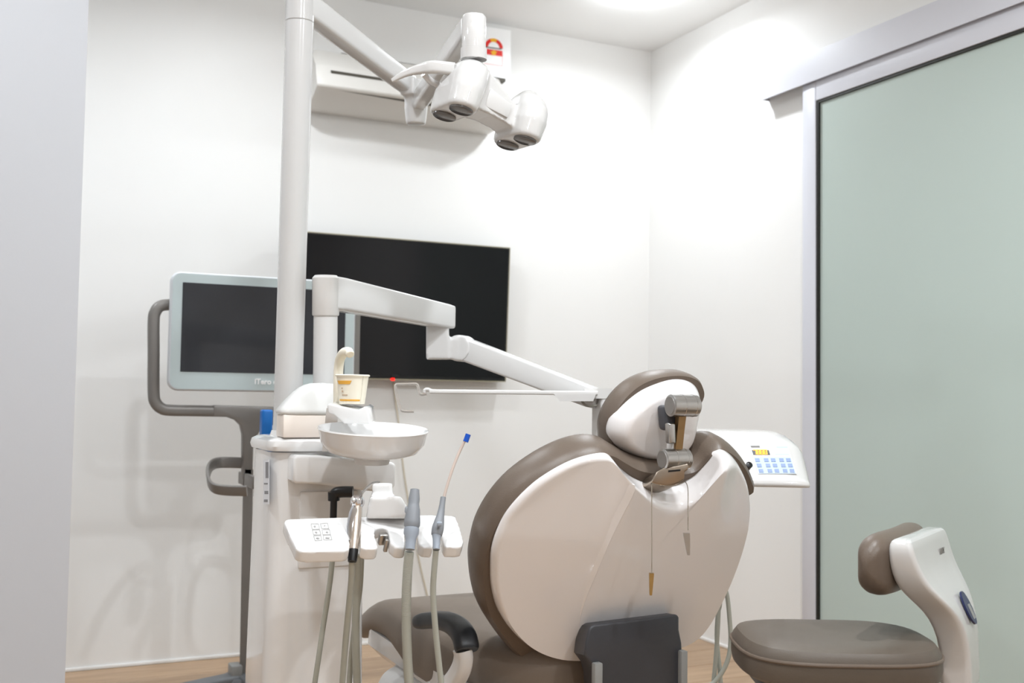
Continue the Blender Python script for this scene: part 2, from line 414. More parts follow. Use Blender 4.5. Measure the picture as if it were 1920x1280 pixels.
# ================================================================== BACK WALL THINGS
# ---- wall television (tilted a little forward)
t = thing('wall_television', 'large black flat television on the back wall, standby light lit', 'television', (1.43, WY-0.05, 0.99))
YB, YT = WY-0.06, WY-0.085
zb = PY(946, 715, YB).z; zt = PY(957, 465, YT).z; xr = PY(952, 590, (YB+YT)/2).x; xl = xr-0.905
tdir = V((0, YT-YB, zt-zb)); tn = V((0, -(zt-zb), YT-YB)).normalized()
cen = V(((xl+xr)/2, (YB+YT)/2, (zb+zt)/2)); hw = (xr-xl)/2
body = mk('casing', obox(cen-tn*0.022, V((hw, 0, 0)), tdir/2, tn*0.018, 0.004), 'tvframe', t)
mk('edge_trim', join(*[obox(cen+tdir*(0.5*s)-tn*0.003, V((hw, 0, 0)), tdir.normalized()*0.0022, tn*0.003) for s in (-1, 1)], *[obox(cen+V((hw*s, 0, 0))-tn*0.003, V((0.0022, 0, 0)), tdir/2, tn*0.003) for s in (-1, 1)]), 'tvedge', t, smooth=False)
mk('bezel', obox(cen-tn*0.001, V((hw-0.002, 0, 0)), tdir*0.497, tn*0.002), 'tvframe', t, smooth=False)
mk('screen', obox(cen+tn*0.0015+tdir*0.006, V((hw-0.009, 0, 0)), tdir*0.482, tn*0.0012), 'screen', t, smooth=False)
ps = PP(741, 705, cen+tn*0.004, tn)
sb = mk('sensor_bar', obox(ps, V((0.014, 0, 0)), tdir.normalized()*0.004, tn*0.006, 0.001, 1), 'tvframe', t)
pl_ = PP(736.5, 711, cen+tn*0.004, tn)
mk('standby_light', obox(pl_, V((0.0065, 0, 0)), tdir.normalized()*0.005, tn*0.005, 0.002, 2), 'red', t)
mk('wall_mount', join(obox((cen.x, WY-0.012, cen.z), (0.16, 0, 0), (0, 0.012, 0), (0, 0, 0.1)), obox((cen.x, WY-0.03, cen.z), (0.12, 0, 0), (0, 0.016, 0), (0, 0, 0.05))), 'black', t, smooth=False)

# thin cord hanging under the television
pts = [PY(x, y, WY-0.012) for x, y in ((738, 716), (741, 745), (747, 790), (752, 840), (758, 890), (766, 940), (778, 1010), (789, 1065), (801, 1115), (815, 1180))]
pts.append(V((pts[-1].x+0.02, WY-0.012, 0.006)))
tag(mk('television_cord', tube(vspline(pts, 5), 0.0038, 8), 'cord'), 'thin ivory cord hanging down the wall below the television', 'cord')

# ---- air conditioner
t = thing('air_conditioner', 'white split air conditioner high on the back wall behind the lamp', 'air conditioner', (1.43, WY-0.1, 2.1))
def acring(x, k):  # section from wall top round the front to wall bottom, k = end inset
    zc = [PY(622, 97, WY-0.10).z, PY(606, 122, WY-0.17).z, PY(590, 155, WY-0.205).z, PY(592, 160, WY-0.2).z, PY(600, 182, WY-0.155).z, PY(611, 203, WY-0.09).z]
    yy = [WY-0.10, WY-0.175, WY-0.205, WY-0.2, WY-0.15, WY-0.09]
    pts_ = [(WY-0.002, zc[0]+0.004)]+list(zip(yy, zc))+[(WY-0.002, zc[5])]
    zm = sum(p[1] for p in pts_)/len(pts_); ym = WY-0.08
    return [V((x, min(WY-0.002, ym+(a-ym)*k), zm+(b-zm)*k)) for a, b in pts_]
xa, xb = PY(592, 156, WY-0.2).x, PY(956, 212, WY-0.2).x
mk('casing', bev(loft([acring(xa+0.016, 0.82), acring(xa+0.004, 0.95), acring(xa+0.03, 1.0), acring(xb-0.03, 1.0), acring(xb-0.004, 0.95), acring(xb-0.016, 0.82)]), 0.003, 2, 0.4), 'acwhite', t)
sl = [PY(x, y, WY-0.19) for x, y in ((621, 131.5), (940, 180), (940, 183.5), (621, 136))]
mk('air_slot', prism([p+V((0, 0.0, 0)) for p in sl], (0, 0.04, 0)), 'slot', t, smooth=False)
sl = [PY(x, y, WY-0.1) for x, y in ((640, 97.5), (948, 146), (948, 152), (640, 102))]
mk('intake_shadow', prism([p+V((0, 0.0, -0.003)) for p in sl], (0, 0.05, 0)), 'slot', t, smooth=False)  # dark strip standing in for the shadow in the top intake
sl = [PY(x, y, WY-0.178) for x, y in ((612, 165), (940, 217), (938, 220), (613, 168))]
mk('crease_shadow', prism([p+V((0, -0.014, 0)) for p in sl], (0, 0.03, 0)), 'slot', t, smooth=False)  # dark strip drawn as the shadow line under the front crease
# ---- energy rating card standing on the air conditioner
YC = WY-0.05
def pc(x, y, dy=0.0): return PY(x, y, YC-dy)
c0 = [pc(905, 49), pc(958, 57), pc(957, 158), pc(904, 150)]
cbase = (c0[2]+c0[3])/2
t = thing('energy_label', 'white energy rating card with red and yellow arc above the air conditioner', 'label card', cbase)
mk('card', prism(c0, (0, 0.004, 0)), 'whiteprint', t, smooth=False)
def arcpts(cx, cy, r0, r1, a0, a1, n=10):
    o_ = [(cx+r1*math.cos(a), cy-r1*math.sin(a)) for a in [a0+(a1-a0)*i/n for i in range(n+1)]]
    i_ = [(cx+r0*math.cos(a), cy-r0*math.sin(a)) for a in [a1+(a0-a1)*i/n for i in range(n+1)]]
    return o_+i_
for a0, a1, mm in ((0.0, 1.2, 'redprint'), (1.2, 2.0, 'yellowprint'), (2.0, 3.14, 'redprint')):
    mk('rating_arc', prism([pc(x, y+0.13*(x-926), 0.001) for x, y in arcpts(926, 89, 10.5, 17, a0, a1)], (0, 0.002, 0)), mm, t, smooth=False)
mk('rating_bar', prism([pc(x, y, 0.001) for x, y in ((909, 86.5), (941, 91), (941, 93.5), (909, 89))], (0, 0.002, 0)), 'ink', t, smooth=False)
mk('rating_band', prism([pc(x, y, 0.001) for x, y in ((908, 90.5), (942, 95.5), (942.5, 106), (908, 101))], (0, 0.002, 0)), 'redprint', t, smooth=False)
star = []
for i in range(10):
    a = math.pi/2+i*math.pi/5; r = 6.5 if i % 2 == 0 else 3.8
    star.append(pc(926+r*math.cos(a), 98.8-r*math.sin(a), 0.002))
mk('rating_star', prism(star, (0, 0.002, 0)), 'yellowprint', t, smooth=False)
mk('rule_line', join(*[prism([pc(x, y, 0.001) for x, y in q], (0, 0.002, 0)) for q in (((908, 118), (942.5, 123), (942.5, 124.4), (908, 119.4)), ((941.5, 107), (942.5, 107), (942.5, 124), (941.5, 124)))]), 'pinkline', t, smooth=False)

# ================================================================== SCANNER CART
CD = 3.50
c0 = P(452, 1262, CD); cbx, cby = c0.x, c0.y
t = thing('scanner_cart', 'wheeled scanner cart with pale-framed dark monitor on grey tube frame', 'medical cart', (cbx, cby, 0))
YM = P(480, 620, CD-0.06).y            # monitor front plane
def mq(x, y, dy=0): return PY(x, y, YM+dy)
bx0, bx1 = mq(320, 620).x, mq(664, 620).x
bz0, bz1 = mq(480, 732).z, mq(420, 516).z
def rr3(x0, x1, z0, z1, r, yy):
    return [V(((x0+x1)/2+a, yy, (z0+z1)/2+b)) for a, b in rrect(x1-x0, z1-z0, r, 6)]
mon = mk('monitor_back', loft([rr3(bx0+0.02, bx1-0.0, bz0+0.02, bz1-0.04, 0.03, YM+0.085), rr3(bx0+0.006, bx1+0.034, bz0+0.006, bz1-0.03, 0.03, YM+0.05), rr3(bx0+0.004, bx1+0.03, bz0+0.004, bz1-0.02, 0.03, YM+0.03)]), 'cartgrey', t)
mk('monitor_rim', loft([rr3(bx0-0.003, bx1+0.003, bz0-0.003, bz1+0.003, 0.03, YM+0.03), rr3(bx0-0.004, bx1+0.004, bz0-0.004, bz1+0.004, 0.03, YM+0.006), rr3(bx0, bx1, bz0, bz1, 0.028, YM)]), 'bezelrim', t)
mk('bezel', loft([rr3(bx0+0.002, bx1-0.002, bz0+0.002, bz1-0.002, 0.027, YM+0.004), rr3(bx0+0.002, bx1-0.002, bz0+0.002, bz1-0.002, 0.027, YM-0.0015)]), 'bezel', t)
sx0, sx1 = mq(340, 620).x, bx1-(mq(340, 620).x-bx0)
sz0, sz1 = mq(342, 696.5).z, mq(342, 529).z
mk('screen', box(sx0, sx1, YM-0.003, YM+0.002, sz0, sz1), 'screen_lcd', t, smooth=False)
o0 = mq(477, 719.5, -0.002)
text('logo_lettering', 'iTero element', 0.024, o0, (1, 0, 0), (0, 0, 1), 'whiteprint', t, 0.0006)
TY = YM+0.06
def fr(x, y): return PY(x, y, TY)
path = [fr(338, 571), fr(316, 571), fr(300, 574), fr(291, 585), fr(288, 602), fr(288, 660), fr(288, 735), fr(292, 755), fr(304, 766), fr(322, 769), fr(380, 770), fr(470, 772), fr(560, 774)]
mk('handle_tube', sweep(vspline(path, 5), rrect(0.036, 0.036, 0.014, 4), up=(0, 1, 0)), 'cartgrey', t)
# gusset where the handle runs into the post, and the post
gus = [(400, 759), (560, 764), (560, 790), (492, 800), (476, 830), (474, 900), (456, 900), (456, 815), (452, 797), (442, 787), (425, 781), (400, 780)]
mk('post_head', prism([PY(x, y, TY-0.02) for x, y in gus], (0, 0.04, 0), 0.006, 2), 'cartgrey', t)
mk('post', loft([[PY(x, y, TY+dy) for x, dy in ((xa_, -0.02), (xb_, -0.02), (xb_, 0.025), (xa_, 0.025))] for xa_, xb_, y in ((456, 475, 880), (449, 468, 1262))]), 'cartgrey', t, smooth=False)
hp = [P(466, 868, CD), P(440, 867, CD), P(412, 867, CD-0.01), P(397, 872, CD-0.06), P(390, 886, CD-0.13), P(392, 904, CD-0.19), P(402, 915, CD-0.22), P(425, 919, CD-0.23), P(463, 920, CD-0.23)]
lp = mk('scanner_holder', sweep(vspline(hp, 6), rrect(0.010, 0.036, 0.004, 3), up=(0, 0, 1)), 'cartgrey', t)
mk('holder_bracket', obox((P(462, 920, CD-0.12)+P(466, 880, CD-0.02))/2, (0.008, 0, 0), (0, 0.11, 0), (0, 0, 0.02), 0.003, 2), 'cartgrey', t)
base = mk('base_hub', lathe([(0.02, 0.075), (0.07, 0.07), (0.075, 0.06), (0.07, 0.045), (0.02, 0.04)], (cbx, TY, 0), n=24), 'cartdark', t)
mk('post_foot', obox((PY(440, 1250, TY).x, TY-0.01, 0.085), (0.018, 0, 0), (0, 0.03, 0), (0, 0, 0.025), 0.005, 2), 'sidegrey', t)
d0 = P(318, 1286, 3.33)-P(452, 1262, 3.5); d0.z = 0; d0.normalize()
for k, a in enumerate((0, 80, 165)):
    ca, sa = math.cos(math.radians(a)), math.sin(math.radians(a))
    d = V((d0.x*ca-d0.y*sa, d0.x*sa+d0.y*ca, 0)); L = 0.32
    p0 = V((cbx, TY, 0.062)); p1 = p0+d*L
    lg = mk('base_leg', sweep([p0, p0+d*(L*0.5), p1], rrect(0.06, 0.03, 0.009, 3), up=(0, 0, 1), scales=[1.2, 1, 0.8]), 'cartdark', t)
    mk('caster', join(lathe([(0.001, -0.012), (0.024, -0.012), (0.026, 0), (0.024, 0.012), (0.001, 0.012)], p1+V((0, 0, -0.036)), axis=d.cross(V((0, 0, 1))), n=18)), 'black', lg)

# ================================================================== DENTAL UNIT CABINET
cf = P(513, 850, 2.36)
CX0, CY0 = cf.x, cf.y
CX1 = PY(686, 1100, CY0).x
CY1 = CY0+0.24
ZT = P(513, 846, 2.36).z
t = thing('dental_unit', 'white dental unit cabinet beside the chair carrying spittoon and arms', 'dental unit', ((CX0+CX1)/2, (CY0+CY1)/2, 0))
def cabring(z, g, r=0.045): return [V(((CX0+CX1)/2+a, (CY0+CY1)/2+b, z)) for a, b in rrect(CX1-CX0+2*g, CY1-CY0+2*g, r, 6)]
mk('cabinet_body', loft([cabring(0.0, 0.006), cabring(0.012, 0.008), cabring(0.3, 0.006), cabring(ZT-0.004, -0.002)]), 'white_bright', t)
mk('top_cap', loft([cabring(ZT, -0.004), cabring(ZT, 0.006), cabring(ZT+0.010, 0.009), cabring(ZT+0.022, 0.006), cabring(ZT+0.028, -0.004), cabring(ZT+0.030, -0.02, 0.03)]), 'white_bright', t)
ZC = ZT+0.030
# service door seam on the front
dz0, dz1 = PY(560, 1065, CY0).z, PY(560, 1045, CY0).z
mk('service_panel', box(CX0+0.06, CX1-0.025, CY0-0.0075, CY0+0.01, PY(560, 1065, CY0).z, ZT-0.09, 0.004, 2), 'white_bright', t)
# sticker on the rounded left corner
def stk(x0, y0, x1, y1, lift):
    q = []
    for x, y in ((x0, y0), (x1, y0), (x1, y1), (x0, y1)):
        # left face plane X = CX0
        q.append(PX(x, y, CX0-lift))
    return q
st = mk('sticker', prism(stk(494, 861, 505, 945, 0.0062), (-0.0006, 0, 0)), 'sticker', t, smooth=False)
mk('sticker_print', join(*[prism(stk(*b, 0.0069), (-0.0003, 0, 0)) for b in ((495, 905, 502, 908), (496, 920, 503, 926), (495, 936, 502, 941), (498, 866, 503.5, 896))]), 'stickerink', st, smooth=False)
# arm housing under the bowl
HYf = CY0-0.05
hp0 = PY(552, 853, HYf); hp1 = PY(742, 868, HYf)
hz0, hz1 = PY(650, 915, HYf).z, PY(650, 857, HYf).z
poly = [PY(x, y, HYf) for x, y in ((551, 860), (556, 853), (600, 854), (660, 860), (735, 866), (742, 869), (741, 910), (735, 919), (700, 921), (660, 917), (600, 908), (555, 906), (550, 901))]
mk('bowl_arm_housing', prism(poly, (0, 0.10, 0), 0.006, 3), 'white_bright', t)

# drain elbow and pipe
pd = [P(662, 922, 2.32), P(640, 922, 2.32), P(629, 925, 2.32), P(626, 936, 2.32)]
(mk('drain_pipe', join(tube(vspline(pd[:4], 5), 0.0125, 12), tube([P(626, 922, 2.32), P(626, 938, 2.32)], 0.0130, 14), tube([P(626, 936, 2.32), P(625, 970, 2.32), P(624, 1000, 2.32)], 0.0078, 12)), 'black', t))

# ---- spittoon bowl
bc = P(700, 805, 2.26)
br = 104/FPX*2.26
bax = (V((0, 0, 1))-FW*0.085+RT*0.035).normalized()
t2 = thing('spittoon_bowl', 'round glossy white spittoon bowl on the dental unit', 'spittoon', bc-bax*0.06)
mk('bowl', lathe([(0.001, -0.052), (0.03, -0.056), (br*0.55, -0.056), (br*0.8, -0.047), (br*0.93, -0.028), (br*0.97, -0.006), (br, 0.0), (br*0.99, 0.003), (br*0.955, 0.0), (br*0.9, -0.022), (br*0.75, -0.038), (br*0.4, -0.046), (0.001, -0.048)], bc, bax, 48), 'white_bright', t2)
mk('bowl_foot', lathe([(0.001, -0.072), (0.036, -0.072), (0.038, -0.064), (0.036, -0.054), (0.001, -0.054)], bc, bax, 32), 'white_satin', t2)
# cup stand with water spout
sp = P(655, 780, 2.28)
t2 = thing('cup_stand', 'white cup filler stand with curved spout beside the bowl', 'cup filler', sp-V((0, 0, 0.04)))
poly = [P(x, y, 2.24) for x, y in ((613, 760), (617, 756), (640, 762), (672, 768), (684, 762), (690, 768), (694, 795), (645, 794), (636, 785), (626, 777), (615, 774))]
mk('cup_shelf', prism(poly, FW*0.10, 0.005, 3), 'white_bright', t2)
mk('stand_neck', loft([[P(x, y, d) for x, y, d in q] for q in (((604, 846, 2.37), (630, 846, 2.37), (630, 845, 2.41), (604, 845, 2.41)), ((612, 765, 2.33), (634, 767, 2.33), (634, 766, 2.37), (612, 764, 2.37)))]), 'white_bright', t2)
spt = [P(634, 760, 2.33), P(634, 720, 2.33), P(635, 690, 2.33), P(638, 672, 2.32), (P(645, 661, 2.30)), P(654, 660, 2.28), P(657, 665, 2.27)]
mk('water_spout', tube(vspline(spt, 5), [0.0105]*26+[0.009]*4+[0.0075], 14), 'paper', t2)
# ---- paper cup
cb = P(660, 757, 2.275)
t2 = thing('paper_cup', 'cream paper cup with orange bands on the cup filler stand', 'cup', cb)
hcup = (757-703)/FPX*2.275
rb, rt = 23.5/FPX*2.275, 31/FPX*2.275
cup = mk('cup_body', lathe([(0.001, 0.0), (rb, 0.0), (rt-0.001, hcup-0.002), (rt+0.001, hcup-0.003), (rt+0.0018, hcup-0.0005), (rt, hcup+0.001), (rt-0.0015, hcup), (rb-0.0012, 0.003), (0.001, 0.003)], cb, n=48), 'paper', t2)
cv = (CAM-cb); cv.z = 0; cv.normalize(); cs = V((-cv.y, cv.x, 0))  # cs points to image right
if cs.dot(RT) < 0: cs = -cs
def cupband(h0, h1, a0, a1, lift=0.0005, skew=0.0):
    n = 14; r0 = rb+(rt-rb)*h0+lift; r1 = rb+(rt-rb)*h1+lift
    A = [a0+(a1-a0)*i/n for i in range(n+1)]
    B = [a0+skew+(a1-a0-2*skew)*i/n for i in range(n+1)]
    f = lambda r, a, h: cb+cv*(r*math.cos(a))+cs*(r*math.sin(a))+V((0, 0, h*hcup))
    vs = [f(r0, a, h0) for a in B]+[f(r1, a, h1) for a in A]+[f(r0-0.001, a, h0) for a in B]+[f(r1-0.001, a, h1) for a in A]
    k = n+1; fs = []
    for i in range(n): fs += [(i, i+1, k+i+1, k+i), (2*k+i, 3*k+i, 3*k+i+1, 2*k+i+1), (k+i, k+i+1, 3*k+i+1, 3*k+i), (i, 2*k+i, 2*k+i+1, i+1)]
    return vs, fs
mk('orange_band', cupband(0.10, 0.16, -1.15, 0.62), 'orange', cup)
mk('orange_band', cupband(0.68, 0.80, -1.2, -0.05, skew=0.12), 'orange', cup)
mk('printed_mark', join(cupband(0.40, 0.46, -0.80, -0.66), cupband(0.52, 0.56, -0.80, -0.70), cupband(0.29, 0.325, -0.8, -0.34)), 'cupink', cup)
mk('paper_seam', cupband(0.02, 0.95, 0.68, 0.7), 'cord', cup)
# ---- glove carton under white film, on the cabinet top
gx0, gx1 = PY(531, 800, CY0-0.002).x, PY(618, 800, CY0-0.002).x
gz1 = PY(560, 777, CY0-0.002).z
t2 = thing('glove_carton', 'pale carton under a white film cover on the cabinet top', 'carton', ((gx0+gx1)/2, CY0+0.03, ZC))
mk('carton', box(gx0, gx1, CY0-0.002, CY0+0.066, ZC, gz1, 0.004, 2), 'carton', t2)
zf = [PY(560, y, CY0+0.01).z for y in (765, 745, 725, 716)]
fx = [PY(x, 740, CY0+0.01).x for x in (527, 545, 566, 585)]
def fring(x0, x1, y0, y1, z, r): return [V(((x0+x1)/2+a, (y0+y1)/2+b, z)) for a, b in rrect(x1-x0, y1-y0, r, 4)]
xr_ = PY(640, 740, CY0+0.01).x
mk('film_cover', loft([fring(gx0-0.004, xr_, CY0-0.003, CY0+0.068, gz1-0.004, 0.012), fring(gx0-0.007, xr_, CY0-0.006, CY0+0.070, gz1+0.006, 0.02), fring(fx[0], xr_, CY0-0.004, CY0+0.070, zf[0], 0.02), fring(fx[1], xr_, CY0, CY0+0.069, zf[1], 0.024), fring(fx[2], xr_, CY0+0.006, CY0+0.068, zf[2], 0.024), fring(fx[3], xr_-0.006, CY0+0.014, CY0+0.062, zf[3], 0.02)]), 'film', t2, sub=1)
# ---- blue box on the cart side behind the cabinet
bp = P(499, 795, 3.3)
tag(mk('blue_holder', join(obox(bp, (0.0165, 0, 0), (0, 0.02, 0), (0, 0, 0.045), 0.006, 3)), 'blue'), 'blue plastic holder hung on the grey cart post', 'holder')

# ================================================================== OPERATING LAMP ON ITS POLE
t = thing('operating_lamp', 'white operating lamp with four round lenses on a jointed pole arm', 'operating lamp', P(538, 822, 2.52))
pb = P(538, 822, 2.52); pb.z = ZC; pt = P(562, 43, 2.52)
mk('pole', tube([pb, pb+(pt-pb)*0.5, pt], 26.3/FPX*2.52, 32), 'pole_white', t)
mk('pole_foot', tube([pb, pb+V((0, 0, 0.012))], [0.040, 0.036], 32), 'white', t)
ptop = P(564.5, -70, 2.52)
mk('pole_collar', tube([pt, pt+(ptop-pt)*0.02, ptop-(ptop-pt)*0.02, ptop], [0.031, 0.0335, 0.0335, 0.03], 32), 'pole_white', t)
# first arm: level, running away from the pole
e0 = P(572, 10, 2.52); e1 = P(768, 160, 3.02)
hv = V((0, 0, 1)); ad = (e1-e0).normalized(); sd = ad.cross(hv).normalized()
def aring(c, w, h): return [c+sd*a+V((0, 0, 1))*b for a, b in rrect(w, h, min(w, h)*0.22, 3)]
mk('fixed_arm', loft([aring(e0, 0.045, 0.062), aring(e0+(e1-e0)*0.1, 0.046, 0.062), aring(e0+(e1-e0)*0.9, 0.044, 0.058), aring(e1, 0.04, 0.056)]), 'white_enamel', t)
el = P(781, 190, 3.02)
mk('elbow_joint', fuse([tube([P(781, 150, 3.02), P(781, 170, 3.02), P(780, 205, 3.02), P(780, 233, 3.02)], [0.028, 0.034, 0.033, 0.028], 20), obox(P(776, 170, 3.02), ad*0.045, sd*0.022, V((0, 0, 0.026)))], 0.005, 5), 'white_enamel', t)
f0 = P(782, 196, 3.02); f1 = P(880, 52, 2.46)
a2 = (f1-f0).normalized(); s2 = a2.cross(hv).normalized(); u2 = s2.cross(a2)
def a2ring(c, w, h): return [c+s2*a+u2*b for a, b in rrect(w, h, min(w, h)*0.25, 3)]
mk('spring_arm', loft([a2ring(f0, 0.034, 0.04), a2ring(f0+(f1-f0)*0.12, 0.042, 0.05), a2ring(f0+(f1-f0)*0.85, 0.042, 0.052), a2ring(f1, 0.04, 0.05)]), 'white_enamel', t)
tb0, tb1 = P(888, 112, 2.42), P(889, 29, 2.42)
mk('hanger_tube', tube([tb0, tb0+(tb1-tb0)*0.24, tb0+(tb1-tb0)*0.25, tb0+(tb1-tb0)*0.95, tb1], [0.0300, 0.0300, 0.0275, 0.0275, 0.024], 28), 'lamp_white', t)
# head: a = along the four lenses, b = towards the viewer, n = up
LA = (RT*0.1433-UP*0.0486+FW*0.0973).normalized()
LB = (RT*0.0408+UP*0.0012-FW*0.06); LB = (LB-LA*LB.dot(LA)).normalized()
LN = LA.cross(LB); LN = LN if LN.z > 0 else -LN
LO = P(849, 211, 2.40)
def lp_(a, b, h): return LO+LA*a+LB*b+LN*h
def pod(a0, secs):
    rings = []
    for h, da, hb, ra, sh in secs:      # stadium: half straight hb, radius ra, shift sh
        r_ = []
        n = 10
        for i in range(n+1):
            an = math.pi*i/n; r_.append(lp_(a0+sh+ra*math.cos(an)*da, hb+ra*math.sin(an), h))
        for i in range(n+1):
            an = math.pi+math.pi*i/n; r_.append(lp_(a0+sh+ra*math.cos(an)*da, -hb+ra*math.sin(an), h))
        rings.append(r_)
    return loft(rings)
podA = pod(0.0, [(0.0, 1, 0.036, 0.032, 0), (0.006, 1, 0.036, 0.036, 0), (0.05, 1, 0.033, 0.040, 0.004), (0.085, 1, 0.024, 0.041, 0.010), (0.112, 1, 0.014, 0.038, 0.018), (0.125, 1, 0.008, 0.028, 0.020)])
podB = pod(0.180, [(0.0, 1, 0.036, 0.032, 0), (0.006, 1, 0.036, 0.036, 0), (0.045, 1, 0.034, 0.041, 0.003), (0.08, 1, 0.027, 0.040, 0.006), (0.108, 1, 0.014, 0.032, 0.007), (0.128, 1, 0.004, 0.016, 0.006)])
def bridge(secs):
    return loft([[lp_(a, b, h) for b, h in ((-w_, h0), (w_, h0), (w_*0.85, h1), (-w_*0.85, h1))] for a, w_, h0, h1 in secs])
br_ = bridge([(0.0, 0.048, 0.012, 0.112), (0.04, 0.044, 0.016, 0.116), (0.08, 0.038, 0.020, 0.102), (0.12, 0.036, 0.018, 0.082), (0.145, 0.036, 0.014, 0.07), (0.18, 0.046, 0.010, 0.070)])
head = mk('lamp_head', fuse([podA, podB, br_], 0.0035, 7), 'lamp_white', t)
for a, b in ((0, -0.036), (0, 0.036), (0.180, -0.036), (0.180, 0.036)):
    mk('lens', lathe([(0.001, -0.0045), (0.0245, -0.0045), (0.027, -0.003), (0.0275, 0.004), (0.001, 0.004)], lp_(a, b, 0.0), LN, 28), 'lens', head)
mk('front_cover', prism([lp_(a, 0.041, h) for a, h in ((0.052, 0.030), (0.120, 0.028), (0.122, 0.062), (0.058, 0.076))], -LB*0.02, 0.003, 2), 'lamp_white', head)
hpth = [P(852, 130, 2.40), P(815, 126, 2.40), P(790, 129, 2.41), P(762, 137, 2.42), P(735, 151, 2.43)]
mk('grab_handle', sweep(vspline(hpth, 5), rrect(0.018, 0.030, 0.008, 4), up=(0, 0, 1), scales=[1.0]*8+[1-0.055*i for i in range(1, 14)]), 'lamp_white', t)
hp2 = [P(832, 168, 2.44), P(818, 158, 2.44), P(805, 150, 2.43), P(795, 138, 2.42)]
mk('handle_stay', tube(vspline(hp2, 4), 0.008, 10), 'white', t)

# ================================================================== DELIVERY ARM + CONSOLE
t = thing('delivery_arm', 'white jointed delivery arm on its column reaching behind the headrest', 'instrument arm', P(610, 815, 2.53))
cb_ = P(609, 800, 2.53); cb_.z = ZC
k0 = P(610.5, 592, 2.53); k1 = P(611, 516, 2.53)
mk('column', tube([cb_, k0], 22.5/FPX*2.53, 28), 'white_enamel', t)
mk('column_sleeve', tube([k0, k0+(k1-k0)*0.03, k0+(k1-k0)*0.93, k1], [0.0305, 0.032, 0.032, 0.026], 28), 'white', t)
def vring(x, yt, yb, d, w, r=0.2):
    a, b = P(x, yt, d), P(x, yb, d); c = (a+b)/2; h = (a-b).length
    return c, h
def armring(x, yt, yb, d, w, sdir):
    c, h = vring(x, yt, yb, d, w); return [c+sdir*p+V((0, 0, 1))*q for p, q in rrect(w, h, min(w, h)*0.16, 3)]
A0, A1 = P(612, 549, 2.53), P(843, 594, 2.80)
sA = (A1-A0).cross(V((0, 0, 1))).normalized()
mk('upper_arm', loft([armring(612, 517, 582, 2.53, 0.057, sA), armring(640, 522, 583.5, 2.57, 0.057, sA), armring(835, 571, 616, 2.79, 0.050, sA), armring(843, 573.5, 616, 2.80, 0.046, sA)]), 'white_enamel', t)
B0, B1 = P(866, 652, 2.80), P(1122, 749, 2.64)
sB = (B1-B0).cross(V((0, 0, 1))).normalized(); aB = (B1-B0).normalized(); uB = sB.cross(aB)
if uB.z < 0: uB = -uB
mk('elbow_block', fuse([loft([[P(x, y, d) for x, d in ((799, 2.77), (842, 2.77), (842, 2.83), (799, 2.83))] for y in (606, 640, 668, 674)]), tube([P(866, 653, 2.80)-sB*0.026, P(866, 653, 2.80)+sB*0.026], 0.035, 24), loft([[P(x, y, d) for x, d in ((810, 2.775), (866, 2.775), (866, 2.825), (810, 2.825))] for y in (634, 673)])], 0.004, 5), 'white_enamel', t)
def bring(c, w, h): return [c+sB*p+uB*q for p, q in rrect(w, h, min(w, h)*0.14, 3)]
mk('spring_arm', loft([bring(B0, 0.044, 0.052), bring(B0+(B1-B0)*0.06, 0.046, 0.060), bring(B0+(B1-B0)*0.95, 0.046, 0.052), bring(B1, 0.042, 0.046)]), 'white_enamel', t)
mk('wrist_block', loft([[P(x, y, d) for x, d in ((1096, 2.60), (1148, 2.63), (1146, 2.70), (1096, 2.68))] for y in (728, 747)]), 'white_satin', t, smooth=False)
po0, po1 = P(1130, 745, 2.65), P(1130, 745, 2.65); po1.z = 0.80
mk('console_post', loft([[V((p.x, p.y, p.z))+V((a, b, 0)) for a, b in rrect(0.036, 0.05, 0.006, 3)] for p in (po1, po0)]), 'white_satin', t)
q0, q1 = P(806, 733.5, 2.60), P(1120, 737, 2.60)
mk('tray_rail', sweep([q0, q1], rrect(0.028, 0.0105, 0.003, 3), up=(0, 0, 1)), 'white_satin', t)
mk('rail_tip', tube(vspline([P(809, 733, 2.60), P(803, 730, 2.60), P(797, 731, 2.60), P(796, 736, 2.60)], 4), 0.0048, 10), 'white', t)
mk('rail_bracket', loft([[P(x, y, d) for x, d in ((xa_, 2.585), (xb_, 2.585), (xb_, 2.63), (xa_, 2.63))] for xa_, xb_, y in ((1038, 1118, 738), (1050, 1112, 752))]), 'white_satin', t, smooth=False)
mk('air_tube', tube(vspline([P(1090, 750, 2.60), P(1096, 758, 2.60), P(1105, 761, 2.60), P(1118, 760, 2.62)], 4), 0.0028, 8), 'cordgrey', t)
# clear hanger at the rail tip
hk = [P(800, 738, 2.60), P(790, 739, 2.60), P(786, 735, 2.60), P(783, 722, 2.60), P(777, 719.5, 2.60), P(760, 720, 2.60), P(744, 720.5, 2.60), P(741.5, 726, 2.60), P(744, 742, 2.60), P(750, 762, 2.60), P(755, 770, 2.60), P(776, 771, 2.60)]
tag(mk('clear_hanger', tube(vspline(hk, 4), 0.0036, 10), 'clear'), 'bent clear plastic hanger at the tip of the thin rail', 'hanger')

